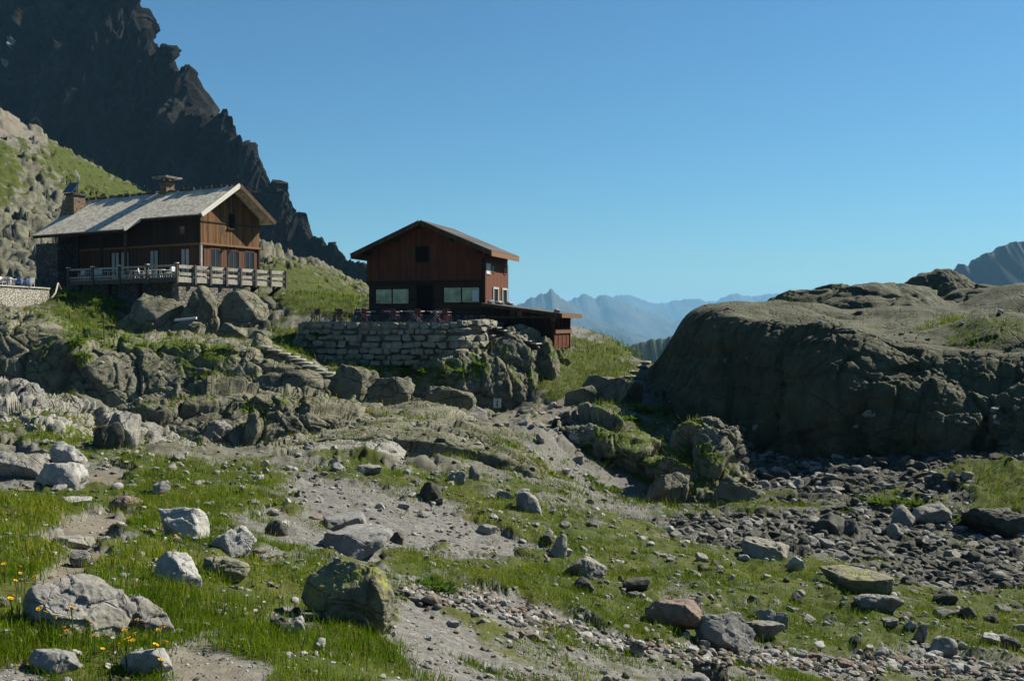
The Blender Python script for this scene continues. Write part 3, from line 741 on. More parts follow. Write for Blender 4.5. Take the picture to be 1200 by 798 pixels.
def plank_mat(name, a, b, w=.2, axis='xy', gap=.06, weather=None, horizontal=False):
    """boards across the wall, each of its own tone, dark joints between them"""
    t = NT(name); p = t.obj(); x = t.xyz(p)
    along = x[2] if horizontal else t.math('ADD', x[0], x[1])
    k = t.math('DIVIDE', along, w); fl = t.math('FLOOR', k); fr = t.math('FRACT', k)
    wn = t.n('ShaderNodeTexWhiteNoise', noise_dimensions='1D'); t.set(wn.inputs['W'], fl)
    gr = t.noise(t.vec(t.math('MULTIPLY', along, 30), t.math('MULTIPLY', x[0] if horizontal else x[2], 1.6), fl), 1, 5, .6)
    f = t.math('ADD', t.math('MULTIPLY', wn.outputs[0], .55), t.math('MULTIPLY', gr, .5))
    c = t.ramp(f, (.2, a), (.85, b))
    if weather:
        ws = t.noise(t.vec(t.math('MULTIPLY', x[0], 2.5), t.math('MULTIPLY', x[1], 2.5), t.math('MULTIPLY', x[2], .6)), 1, 5, .6)
        c = t.mix(t.math('MULTIPLY', t.step(.45, .68, ws), .8), c, weather)
    e = t.math('MINIMUM', fr, t.math('SUBTRACT', 1.0, fr)); j = t.step(0, gap, e)
    c = t.mix(t.math('MULTIPLY', t.math('SUBTRACT', 1.0, j), .75), c, tuple(v * .2 for v in a))
    t.bsdf(c, .8, .2, t.bump(t.math('ADD', j, t.math('MULTIPLY', gr, .25)), .8, .02))
    return t.m

def shingle_mat(name, lo, hi, row=.28, wid=.22):
    t = NT(name); x = t.xyz(t.obj())
    v = t.math('DIVIDE', t.math('MULTIPLY', x[2], 1.85), row); r = t.math('FLOOR', v); fv = t.math('FRACT', v)
    sh = t.math('MULTIPLY', t.math('FRACT', t.math('MULTIPLY', t.math('SINE', t.math('MULTIPLY', r, 12.9898)), 43.75)), 1.0)
    u = t.math('ADD', t.math('DIVIDE', x[0], wid), sh); fu = t.math('FRACT', u)
    wn = t.n('ShaderNodeTexWhiteNoise', noise_dimensions='2D'); t.set(wn.inputs['Vector'], t.vec(t.math('FLOOR', u), r, 0))
    big = t.noise(t.obj(), .8, 5)
    c = t.ramp(t.math('ADD', t.math('MULTIPLY', wn.outputs[0], .6), t.math('MULTIPLY', big, .4)), (.15, lo), (.8, hi))
    e = t.math('MULTIPLY', t.step(0, .1, fv), t.step(0, .1, fu))
    c = t.mix(t.math('MULTIPLY', t.math('SUBTRACT', 1.0, e), .6), c, tuple(q * .3 for q in lo))
    t.bsdf(c, .85, .2, t.bump(t.math('ADD', t.math('MULTIPLY', t.math('SUBTRACT', 1.0, fv), .6), t.math('MULTIPLY', wn.outputs[0], .5)), .9, .05))
    return t.m

def stonework_mat(name, lo, hi, sc=2.2):
    t = NT(name); p = t.obj()
    q = t.scale(p, (1, 1, 1.6))
    c = t.n('ShaderNodeSeparateColor'); t.set(c.inputs[0], t.vor(q, sc, 'F1', 'Color')); e = t.vor(q, sc, 'DISTANCE_TO_EDGE')
    f = t.math('ADD', t.math('MULTIPLY', c.outputs[0], .6), t.math('MULTIPLY', t.noise(p, 9, 6), .4))
    col = t.ramp(f, (.15, lo), (.8, hi))
    j = t.step(.0, .09, e)
    col = t.mix(t.math('SUBTRACT', 1.0, j), col, tuple(v * .35 for v in lo))
    t.bsdf(col, .9, .2, t.bump(t.math('ADD', j, t.math('MULTIPLY', t.noise(p, 14, 5), .3)), 1, .06))
    return t.m

def glass_mat(name, base, metal=.55, rough=.06, wob=.015):
    t = NT(name); p = t.obj()
    t.bsdf(t.ramp(t.noise(p, 1.6, 4), (.35, tuple(v * .5 for v in base)), (.65, base)), rough, .6, t.bump(t.noise(p, 1.3, 2), .12, wob), metal)
    return t.m

def mats():
    M = MT
    M['ground'] = ground_mat(); M['grass'] = grass_mat(); M['leafy'] = grass_mat('leafy_plants', .45)
    M['cliff'] = mat_rock('cliff', (.125, .12, .085), (.34, .325, .24), .45, (.20, .21, .10), .7, .7, .5, .8)
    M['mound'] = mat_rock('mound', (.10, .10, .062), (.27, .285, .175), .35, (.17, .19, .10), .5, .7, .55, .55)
    M['pale_rock'] = mat_rock('pale_rock', (.19, .18, .16), (.42, .405, .36), .3, (.3, .3, .16), 1.0, .6, .3, .2)
    M['boulder'] = mat_rock('boulder', (.17, .16, .145), (.42, .405, .37), .35, (.30, .30, .12), 2.4, .6, .35)
    M['lichen'] = mat_rock('lichen_boulder', (.13, .125, .09), (.36, .35, .24), .95, (.36, .37, .08), 2.2, .7, .5)
    M['dark_stone'] = mat_rock('dark_stone', (.055, .055, .044), (.165, .165, .132), .1, (.15, .16, .09), 2.6, .6, .4)
    M['red_stone'] = mat_rock('red_stone', (.19, .13, .10), (.38, .31, .26), .1, (.3, .28, .15), 2.6, .6, .3)
    M['white_stone'] = mat_rock('white_stone', (.3, .29, .27), (.55, .54, .51), .1, (.4, .4, .25), 3, .5, .2)
    M['grey_slab'] = mat_rock('grey_slab', (.22, .215, .2), (.36, .355, .34), .1, (.3, .3, .2), 2.0, .4, .2)
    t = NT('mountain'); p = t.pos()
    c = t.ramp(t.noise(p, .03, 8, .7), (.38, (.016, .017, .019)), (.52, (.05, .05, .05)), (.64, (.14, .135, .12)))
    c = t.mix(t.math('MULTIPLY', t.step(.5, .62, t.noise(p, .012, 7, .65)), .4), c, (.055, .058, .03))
    sn = t.step(.35, .5, t.attr('snow', 'Fac')); c = t.mix(sn, c, (.75, .78, .82))
    t.bsdf(c, .95, .1, t.bump(t.noise(p, .12, 8, .7), .8, 4)); M['mountain'] = t.m
    t = NT('far_green'); p = t.pos()
    t.bsdf(t.ramp(t.noise(p, .012, 7, .65), (.4, (.05, .07, .025)), (.6, (.12, .12, .06))), .95, .1); M['far_green'] = t.m
    t = NT('far_rock'); p = t.pos()
    t.bsdf(t.ramp(t.noise(p, .0015, 7, .65), (.4, (.025, .032, .03)), (.6, (.07, .075, .07))), .95, .1); M['far_rock'] = t.m
    t = NT('far_shade_rock'); p = t.pos()
    t.bsdf(t.ramp(t.noise(p, .003, 7, .65), (.4, (.008, .014, .016)), (.6, (.02, .028, .03))), .95, .1); M['far_shade_rock'] = t.m  # the peak's shaded face is put into this darker colour
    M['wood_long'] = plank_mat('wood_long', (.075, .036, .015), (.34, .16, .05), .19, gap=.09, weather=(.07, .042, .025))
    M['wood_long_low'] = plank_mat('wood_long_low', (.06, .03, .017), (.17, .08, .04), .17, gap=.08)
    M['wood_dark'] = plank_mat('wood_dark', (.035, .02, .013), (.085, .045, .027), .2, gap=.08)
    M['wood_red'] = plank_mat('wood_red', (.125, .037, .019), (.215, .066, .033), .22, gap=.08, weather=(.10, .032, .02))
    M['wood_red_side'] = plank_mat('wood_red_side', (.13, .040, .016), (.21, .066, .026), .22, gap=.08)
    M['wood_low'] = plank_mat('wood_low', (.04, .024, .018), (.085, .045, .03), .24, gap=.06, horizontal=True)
    M['fascia'] = plank_mat('fascia', (.16, .075, .035), (.32, .17, .085), .5, gap=.02, horizontal=True)
    M['rail'] = mat_plain('weathered_rail', (.46, .43, .36), .85, .2, var=.3, sc=5)
    M['rail_dark'] = mat_plain('dark_post', (.12, .10, .08), .85, .2, var=.3)
    M['shutter'] = plank_mat('shutter', (.10, .042, .022), (.19, .085, .045), .15)
    M['shingle'] = shingle_mat('shingle', (.27, .248, .20), (.62, .57, .46))
    M['barge'] = mat_plain('pale_bargeboard', (.62, .59, .52), .8, .2, var=.15)
    M['roof_dark'] = shingle_mat('dark_roof', (.05, .048, .046), (.13, .125, .12), .35, .5)
    M['soffit'] = plank_mat('soffit', (.075, .045, .025), (.16, .095, .055), .2)
    M['stonework'] = stonework_mat('stonework', (.16, .145, .12), (.38, .35, .29))
    M['stone_dark'] = stonework_mat('dark_stonework', (.08, .075, .068), (.19, .18, .16))
    M['stone_pale'] = stonework_mat('pale_stonework', (.34, .32, .27), (.50, .475, .41), 3.2)
    M['block'] = mat_rock('wall_block', (.25, .24, .19), (.52, .50, .41), .5, (.27, .29, .13), 1.6, .7, .3, .25)
    M['brick'] = stonework_mat('chimney_stone', (.2, .15, .10), (.4, .30, .2), 4)
    M['glass_reflect_tint'] = glass_mat('reflect_tint_glass', (.42, .46, .33), .5, .12)  # hillside reflection put into the panes as a mottled pale green colour
    M['glass_dark'] = glass_mat('dark_glass', (.02, .022, .025), 0)
    M['curtain'] = mat_plain('curtain', (.55, .53, .46), .6, .4, var=.2)
    M['dark'] = mat_plain('dark_interior', (.012, .011, .01), .9, .1)
    M['white'] = mat_plain('white_plastic', (.72, .72, .70), .45, .4, var=.04)
    M['blue'] = mat_plain('blue_plastic', (.10, .20, .42), .45, .4, var=.06)
    M['red'] = mat_plain('dark_red_plastic', (.11, .014, .022), .5, .4, var=.1)
    M['metal'] = mat_plain('grey_metal', (.26, .26, .27), .4, .5, .6, var=.06)
    M['dish'] = mat_plain('dish', (.75, .77, .78), .3, .5, .3, var=.03)
    M['panel'] = mat_plain('solar_panel', (.015, .02, .045), .2, .6, var=.1)
    M['paper'] = mat_plain('paper', (.78, .80, .82), .7, .2, var=.03)
    M['ink'] = mat_plain('ink', (.05, .05, .06), .7, .2)
    M['frame_white'] = mat_plain('white_frame', (.62, .58, .5), .6, .3, var=.06)
    M['step'] = mat_plain('stone_step', (.36, .345, .29), .9, .2, var=.3, sc=3)
    M['yellow'] = mat_plain('yellow_petals', (.75, .42, .01), .7, .2, var=.15, sc=60)
    M['petal'] = mat_plain('white_petals', (.78, .78, .74), .7, .2, var=.05)
    M['stem'] = mat_plain('green_stem', (.07, .12, .03), .7, .2)

KA = .58                                       # the place is darker than chalk: bring every surface to measured reflectance
def settle():
    for k, m in MT.items():
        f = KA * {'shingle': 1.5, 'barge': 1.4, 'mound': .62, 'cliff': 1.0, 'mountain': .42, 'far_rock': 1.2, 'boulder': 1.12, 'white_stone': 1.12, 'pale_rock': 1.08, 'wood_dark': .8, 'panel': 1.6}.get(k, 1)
        for n in m.node_tree.nodes:
            if n.type == 'VALTORGB':
                for e in n.color_ramp.elements: e.color = (*[min(.85, c * f) for c in e.color[:3]], 1)
            elif n.type == 'MIX':
                for q in (n.inputs[6], n.inputs[7]):
                    if not q.is_linked: q.default_value = (*[c * f for c in q.default_value[:3]], 1)
            elif n.type == 'BSDF_PRINCIPLED' and not n.inputs[0].is_linked:
                n.inputs[0].default_value = (*[c * f for c in n.inputs[0].default_value[:3]], 1)
def opening(parent, mp, u0, u1, z0, z1, pane, frame, name='window', bars=1, fw=.09, out=.05):
    """a framed window or glazed door set on a wall; mp(u, out, z) -> local point"""
    m = MB()
    def bx(a, b, c, d, o0, o1): m.hexa([mp(a, o0, c), mp(b, o0, c), mp(b, o1, c), mp(a, o1, c), mp(a, o0, d), mp(b, o0, d), mp(b, o1, d), mp(a, o1, d)])
    bx(u0, u0 + fw, z0, z1, -.05, out); bx(u1 - fw, u1, z0, z1, -.05, out)
    bx(u0 + fw, u1 - fw, z0, z0 + fw, -.05, out); bx(u0 + fw, u1 - fw, z1 - fw, z1, -.05, out)
    for k in range(bars):
        c = u0 + (u1 - u0) * (k + 1) / (bars + 1); bx(c - fw / 2, c + fw / 2, z0 + fw, z1 - fw, -.04, out * .8)
    w = m.build(name, MT[frame], parent)
    q = MB(); a, b, c, d = u0 + fw * .9, u1 - fw * .9, z0 + fw * .9, z1 - fw * .9
    q.hexa([mp(a, -.03, c), mp(b, -.03, c), mp(b, .012, c), mp(a, .012, c), mp(a, -.03, d), mp(b, -.03, d), mp(b, .012, d), mp(a, .012, d)])
    q.build('pane', MT[pane], w)
    return w

def slab(parent, name, mp, u0, u1, z0, z1, o0, o1, mat):
    return MB().hexa([mp(u0, o0, z0), mp(u1, o0, z0), mp(u1, o1, z0), mp(u0, o1, z0), mp(u0, o0, z1), mp(u1, o0, z1), mp(u1, o1, z1), mp(u0, o1, z1)]).build(name, MT[mat], parent)

# ------------------------------------------------------------------ long timber hut
LH = (-28.1, 91.0, 4.0); LHR = R(-30.7)
def long_hut():
    r = empty('mountain_hut', LH, LHR, 'long timber hut with pale shingle roof and sunlit boarded gable above a deck', 'hut')
    X0, D, RZ, EZ, SL = -20.4, 7.3, 8.88, 5.85, .673
    yr = 3.6; zf = lambda y: RZ - SL * abs(y - yr)
    # walls: boards above, framed bays below
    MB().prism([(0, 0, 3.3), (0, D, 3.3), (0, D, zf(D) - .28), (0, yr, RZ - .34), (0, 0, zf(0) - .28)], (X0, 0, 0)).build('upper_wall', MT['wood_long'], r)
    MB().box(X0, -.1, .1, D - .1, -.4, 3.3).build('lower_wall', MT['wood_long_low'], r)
    MB().box(X0 - .2, X0 + 3.2, -2.3, .09, -1.6, 3.9).build('stone_wall', MT['stone_dark'], r)
    m = MB(); m.box(-.12, .09, -.09, D + .09, 3.2, 3.38); m.box(X0, -.13, -.09, .11, 3.2, 3.36); m.build('band_beam', MT['fascia'], r)
    MB().box(X0, -.2, -.05, -.004, 3.38, zf(0) - .42).build('front_shade_boards', MT['wood_dark'], r)  # added dark boards: the front wall's shade is put into their colour
    m = MB(); m.box(.01, .07, .02, D - .02, 5.27, 5.36); m.build('board_joint', MT['wood_dark'], r)
    for y in (.06, D - .06): MB().box(-.13, .06, y - .1, y + .1, -.3, 3.19).build('corner_post', MT['rail'] if y < 1 else MT['wood_dark'], r)
    # roof
    n = Vector((0, -SL, 1)).normalized() * .24
    F = lambda x, y: (x, y, zf(y) - .24)
    MB().prism([F(1.2, yr), F(X0 - .35, yr), F(X0 - .35, -2.5), F(-7.25, -2.5), F(-6.9, -.9), F(1.2, -.9)], n).build('roof', MT['shingle'], r)
    n2 = Vector((0, SL, 1)).normalized() * .24
    MB().prism([F(1.2, yr + .01), F(1.2, 8.1), F(X0 - .35, 8.1), F(X0 - .35, yr + .01)], n2).build('roof', MT['shingle'], r)
    m = MB(); z = zf(-.9)
    m.bar((1.26, -1.0, z - .12), (1.26, yr, RZ - .03), .1, .42); m.build('bargeboard', MT['barge'], r)
    m = MB(); m.bar((1.26, 8.2, zf(8.1) - .14), (1.26, yr + .02, RZ - .06), .1, .4); m.build('bargeboard', MT['soffit'], r)
    m = MB(); m.bar((-7.2, -2.56, zf(-2.5) - .08), (-6.83, -.95, zf(-.9) - .08), .1, .34); m.build('bargeboard', MT['barge'], r)
    m = MB(); m.box(-6.8, 1.18, -.98, -.9, z - .34, z - .04); m.box(X0 - .3, -7.3, -2.58, -2.5, zf(-2.5) - .34, zf(-2.5) - .04); m.build('eave_board', MT['wood_dark'], r)
    m = MB()
    for x in np.arange(X0, 1.0, .62): m.bar((x, -.85 if x > -7 else -2.4, zf(-.85 if x > -7 else -2.4) - .36), (x, yr - .2, zf(yr - .2) - .36), .12, .16)
    m.build('rafter', MT['wood_dark'], r)
    m = MB(); x = X0 - .3
    while x < 1.1:
        l = rnd.uniform(.35, .8); m.box(x, x + l, yr - .28 + rnd.uniform(-.08, .08), yr + .3, RZ - .08, RZ + rnd.uniform(.04, .2), .03); x += l + rnd.uniform(.0, .2)
    m.build('ridge_cap', MT['rail_dark'], r)
    # porch under the long eave
    for x in (-7.5, -10.9, -14.4): MB().box(x - .11, x + .11, -2.25, -2.03, -.3, zf(-2.1) - .3).build('porch_post', MT['wood_dark'] if x < -8 else MT['soffit'], r)
    MB().box(-17.0, -7.3, -2.28, -2.0, zf(-2.1) - .62, zf(-2.1) - .34).build('porch_beam', MT['wood_dark'], r)
    fr = lambda u, o, z: (u, -.05 - o, z); lo = lambda u, o, z: (u, .1 - o, z); gb = lambda u, o, z: (o, u, z); gl = lambda u, o, z: (-.1 + o, u, z)
    for u in (-2.1, -6.3, -10.4, -11.8): opening(r, lo, u - .62, u + .62, .15, 2.95, 'curtain', 'wood_dark', 'glazed_door' if u > -8 else 'window')
    opening(r, fr, -2.7, -1.9, 4.2, 5.0, 'glass_dark', 'wood_red', bars=0)
    for u in (1.78, 3.98, 6.02): opening(r, gl, u - .6, u + .6, .15, 2.95, 'glass_dark', 'shutter', 'glazed_door', 1)
    for u in (.78, 2.82, 5.0, 6.95): slab(r, 'shutter', gl, u - .36, u + .34, .2, 2.85, .02, .08, 'shutter')
    slab(r, 'shutter', gl, 4.62 - .02, 4.62 + .02, .2, 2.85, .09, .1, 'dark')
    opening(r, gb, 3.3, 4.2, 4.95, 6.35, 'dark', 'wood_long_low', bars=0)
    slab(r, 'window_sill', gb, 3.2, 4.3, 4.8, 4.93, 0, .14, 'wood_dark')
    for u in (2.95, 3.9): slab(r, 'lamp', gb, u - .1, u + .1, 3.08, 3.2, .1, .3, 'dark')
    # chimneys
    m = MB(); m.hexa([(-22.3, .7, 5.2), (-18.9, .7, 5.2), (-18.9, 2.2, 5.2), (-22.3, 2.2, 5.2), (-20.2, .8, 9.0), (-19.0, .8, 9.0), (-19.0, 2.1, 9.0), (-20.2, 2.1, 9.0)])
    c = m.build('chimney', MT['brick'], r)
    MB().box(-20.35, -18.85, .65, 2.25, 9.0, 9.2).build('chimney_cap', MT['stone_dark'], c)
    MB().hexa([(-20.5, .55, 9.25), (-18.9, .55, 9.25), (-18.9, .7, 9.25), (-20.5, .7, 9.25), (-20.3, 1.25, 10.3), (-18.9, 1.25, 10.3), (-18.9, 1.4, 10.3), (-20.3, 1.4, 10.3)]).build('solar_panel', MT['panel'], c)
    d = MB(); d.tube([(-19.3, 1.5, 9.2), (-19.3, 1.5, 10.9)], .05); mast = d.build('mast', MT['metal'], c)
    bm = bmesh.new(); rings = []
    for k in range(6):
        a = k / 5 * .62; rings.append([bm.verts.new((a * math.cos(t), .28 * a * a, a * math.sin(t))) for t in [2 * math.pi * i / 20 for i in range(20)]] if k else [bm.verts.new((0, 0, 0))])
    for i in range(20): bm.faces.new((rings[0][0], rings[1][i], rings[1][(i + 1) % 20]))
    for a, b in zip(rings[1:], rings[2:]):
        for i in range(20): bm.faces.new((a[i], b[i], b[(i + 1) % 20], a[(i + 1) % 20]))
    me = bpy.data.meshes.new('satellite_dish'); bmesh.ops.solidify(bm, geom=bm.faces[:], thickness=.03); bm.to_mesh(me); bm.free(); me.materials.append(MT['dish'])
    o = bpy.data.objects.new('satellite_dish', me); COL.objects.link(o); o.parent = c; o.location = (-19.3, 1.6, 11.1); o.rotation_euler = (R(-20), 0, R(150))
    m = MB(); m.box(-9.05, -8.1, 3.1, 4.1, 7.4, 9.75, .03); c = m.build('chimney', MT['brick'], r)
    for x, y in ((-9.0, 3.15), (-8.3, 3.15), (-9.0, 3.9), (-8.3, 3.9)): MB().box(x, x + .15, y, y + .15, 9.7, 10.15).build('cap_pillar', MT['stone_dark'], c)
    MB().box(-9.55, -7.6, 2.6, 4.6, 10.15, 10.33, .03).build('cap_slab', MT['stone_pale'], c)
    return r

def deck():
    r = empty('wooden_deck', LH, LHR, 'weathered wooden deck with plank railing in front of the long hut', 'deck')
    XA, XB, YA, YB = -10.4, 3.83, -5.87, 6.7
    MB().prism([(XA, YA, -.22), (XB, YA, -.22), (XB, YB, -.22), (.02, YB, -.22), (.02, .0, -.22), (XA, .0, -.22)], (0, 0, .2)).build('floor', MT['rail'], r)
    m = MB(); m.box(XA, XB + .04, YA - .09, YA - .01, -.5, -.1); m.build('fascia', MT['rail_dark'], r)
    m = MB(); m.box(XB + .01, XB + .09, YA - .08, YB, -.5, -.1); m.build('fascia', MT['rail'], r)
    pf = [XA, -7.0, -3.4, .2, XB]; pg = [-5.87, -4.2, -2.5, -.7, 1.0, 2.8, 4.7, YB]
    for x in pf: MB().box(x - .1, x + .1, YA - .24, YA - .1, -.65, 1.05, .012).build('post', MT['rail_dark'], r)
    for x in pf: MB().box(x - .15, x + .15, YA - .3, YA - .04, 1.05, 1.13, .01).build('post_cap', MT['barge'], r)
    for y in pg[1:]: MB().box(XB + .1, XB + .24, y - .1, y + .1, -.65, 1.0, .012).build('post', MT['rail_dark'], r)
    for a, b in zip(pf, pf[1:]):
        for z0, z1 in ((.10, .24), (.82, .98)): MB().box(a + .02, b - .02, YA - .09, YA - .03, z0, z1, .015).build('rail', MT['rail'], r)
    for a, b in zip(pg, pg[1:]):
        for z0, z1 in ((.1, .34), (.66, .95)): MB().box(XB + .03, XB + .09, a + .02, b - .02, z0 + rnd.uniform(-.02, .02), z1, .015).build('rail', MT['rail'], r)
    MB().box(.3, XB, YB - .03, YB + .05, .66, .95).build('rail', MT['rail'], r)
    # supports
    for x in (-9.5, -5.5, -1.5): MB().box(x - .12, x + .12, YA + .3, YA + .55, -3.2, -.24).build('support_post', MT['wood_dark'], r)
    for y in (3.4, 6.2): MB().bar((.6, y, -2.4), (XB - .1, y, -.5), .22).build('brace', MT['wood_dark'], r)
    for y in (3.4, 6.2): MB().box(XB - 1.0, XB - .78, y - .11, y + .11, -2.6, -.24).build('support_post', MT['rail_dark'], r)
    MB().box(XB - .85, XB - .1, YA + .15, 1.7, -3.0, -.52, .05).build('stone_footing', MT['stonework'], r)
    MB().box(XA, XB - .9, YA + .9, YA + 1.4, -3.4, -.3).build('stone_footing', MT['stone_dark'], r)
    return r

# ------------------------------------------------------------------ small red-brown hut
SH = (-11.06, 76.76, .75); SHR = R(-17)
def small_hut():
    r = empty('mountain_hut', SH, SHR, 'red-brown timber hut with low gable roof standing alone above the stone wall', 'hut')
    W, D, RX, RZ, SL = 9.46, 5.75, 4.73, 6.94, .423
    zf = lambda x: RZ - SL * abs(x - RX)
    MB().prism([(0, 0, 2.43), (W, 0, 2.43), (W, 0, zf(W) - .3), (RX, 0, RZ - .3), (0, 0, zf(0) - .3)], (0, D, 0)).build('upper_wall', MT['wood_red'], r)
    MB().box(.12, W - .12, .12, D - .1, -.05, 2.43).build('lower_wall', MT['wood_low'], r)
    MB().box(.0, W, -.0, D, -1.6, -.06).build('plinth', MT['stone_dark'], r)
    MB().box(W - .005, W + .05, .02, D - .02, .0, 3.9).build('side_cladding', MT['wood_red_side'], r)
    m = MB(); m.box(-.04, W + .02, -.06, .0, 2.33, 2.52); m.build('band_beam', MT['wood_dark'], r)
    MB().box(W - .2, W + .06, -.05, .14, -.04, 4.1).build('corner_post', MT['wood_dark'], r)
    y0, y1 = -1.0, 5.95
    for s, n in ((-1, 'roof'), (1, 'roof')):
        xe = RX + s * 5.53; nn = Vector((s * SL, 0, 1)).normalized() * .2
        MB().prism([(RX + s * .005, y0, RZ - .2), (xe, y0, zf(xe) - .2), (xe, y1, zf(xe) - .2), (RX + s * .005, y1, RZ - .2)], nn).build(n, MT['roof_dark'], r)
        MB().bar((xe + s * .02, y0 - .05, zf(xe) - .2), (RX, y0 - .05, RZ - .2), .09, .34).build('bargeboard', MT['soffit'], r)
        MB().box(*sorted((xe, xe + s * .08)), y0, y1, zf(xe) - .42, zf(xe) - .02).build('eave_board', MT['fascia'], r)
        MB().prism([(RX + s * .1, y0 + .02, RZ - .36), (xe - s * .05, y0 + .02, zf(xe) - .34), (xe - s * .05, y1 - .02, zf(xe) - .34), (RX + s * .1, y1 - .02, RZ - .36)], (0, 0, .1)).build('soffit', MT['soffit'], r)
    for x in (.3, W - .3, 2.5, 7.0): MB().box(x - .1, x + .1, -.9, .0, zf(x) - .6, zf(x) - .4).build('purlin', MT['wood_dark'], r)
    fr = lambda u, o, z: (u, .12 - o, z); up = lambda u, o, z: (u, -o, z); rt = lambda u, o, z: (W + .05 + o, u, z)
    opening(r, fr, .62, 3.48, .72, 1.98, 'glass_reflect_tint', 'wood_dark')
    w = opening(r, fr, 6.15, 9.1, .78, 2.05, 'glass_reflect_tint', 'wood_dark')
    slab(w, 'notice', fr, 8.48, 8.98, .95, 1.75, .02, .04, 'paper')
    dr = slab(r, 'door', fr, 4.15, 5.3, .0, 2.2, .0, .04, 'dark')
    m = MB(); m.box(4.03, 4.15, .04, .14, 0, 2.3); m.box(5.3, 5.42, .04, .14, 0, 2.3); m.box(4.15, 5.3, .04, .14, 2.2, 2.3); m.build('door_frame', MT['wood_dark'], dr)
    opening(r, up, 3.98, 5.12, 3.85, 5.1, 'dark', 'wood_dark', bars=0)
    slab(r, 'shutter', up, 3.4, 3.96, 3.88, 5.1, .01, .06, 'shutter'); slab(r, 'shutter', up, 5.14, 5.7, 3.88, 5.1, .01, .06, 'shutter')
    opening(r, rt, .16, 1.25, 2.95, 3.75, 'paper', 'frame_white', bars=0)
    for a in (1.7, 3.95): opening(r, rt, a, a + 1.3, .25, 2.05, 'glass_dark', 'frame_white', bars=0, fw=.14, out=.09)
    for a in (1.5, 4.4): opening(r, rt, a, a + .8, 3.1, 3.7, 'glass_dark', 'wood_red_side', bars=0)
    return r

def shed():
    r = empty('lean_to_shed', SH, SHR, 'low dark lean-to shed with sloping flat roof built against the small hut', 'shed')
    z = lambda x: .72 - (x - 9.2) * .132
    MB().prism([(9.53, -.95, z(9.53)), (15.5, -.95, z(15.5)), (15.5, 5.3, z(15.5)), (9.53, 5.3, z(9.53))], (0, 0, .13)).build('roof', MT['roof_dark'], r)
    MB().box(9.54, 15.48, -1.02, -.96, z(15.5) - .2, z(15.5) - .05).hexa([(9.54, -1.03, z(9.54) - .12), (15.5, -1.03, z(15.5) - .12), (15.5, -.96, z(15.5) - .12), (9.54, -.96, z(9.54) - .12), (9.54, -1.03, z(9.54) + .12), (15.5, -1.03, z(15.5) + .12), (15.5, -.96, z(15.5) + .12), (9.54, -.96, z(9.54) + .12)]).build('eave_board', MT['soffit'], r)
    MB().box(15.5, 15.58, -1.02, 5.3, z(15.5) - .18, z(15.5) + .14).build('eave_board', MT['fascia'], r)
    MB().hexa([(9.55, .0, -2.6), (14.7, .0, -2.6), (14.7, .12, -2.6), (9.55, .12, -2.6), (9.55, .0, z(9.55)), (14.7, .0, z(14.7)), (14.7, .12, z(14.7)), (9.55, .12, z(9.55))]).build('front_wall', MT['wood_dark'], r)
    MB().box(9.55, 14.6, 4.75, 4.87, -2.6, -.1).build('back_wall', MT['wood_dark'], r)
    for y in (.06, 1.25, 2.45, 3.65, 4.8): MB().box(14.62, 14.78, y - .08, y + .08, -2.6, z(14.7)).build('post', MT['wood_red_side'], r)
    MB().box(14.79, 14.86, .0, 4.87, -1.42, -1.08).build('rail', MT['fascia'], r)
    for y in np.arange(.3, 4.7, .4): MB().box(14.66, 14.74, y - .14, y + .14, -2.5, -1.43).build('board', MT['wood_red_side'], r)
    MB().box(11.4, 11.8, -.06, -.01, -.1, .25).build('sign_panel', MT['rail_dark'], r)
    for x in (12.4, 14.9): MB().box(x - .18, x + .18, -.9, -.75, z(x) - .5, z(x) - .14).build('lamp', MT['fascia'], r)
    return r

def staircase():
    r = empty('staircase', SH, SHR, 'short flight of pale wooden steps going down beside the dark shed', 'stairs')
    for k in range(7):
        x = 11.1 + k * .47; zz = -.95 - k * .185
        MB().box(x, x + .42, -3.3, -1.9, zz - .07, zz, .012).build('tread', MT['rail'], r)
    for y in (-3.35, -1.85): MB().bar((11.0, y, -1.05), (14.4, y, -2.4), .07, .26).build('stringer', MT['wood_dark'], r)
    return r

def sh_world(x, y, z=0):
    c, s = math.cos(SHR), math.sin(SHR); return np.array([SH[0] + c * x - s * y, SH[1] + s * x + c * y, SH[2] + z])
def lh_world(x, y, z=0):
    c, s = math.cos(LHR), math.sin(LHR); return np.array([LH[0] + c * x - s * y, LH[1] + s * x + c * y, LH[2] + z])

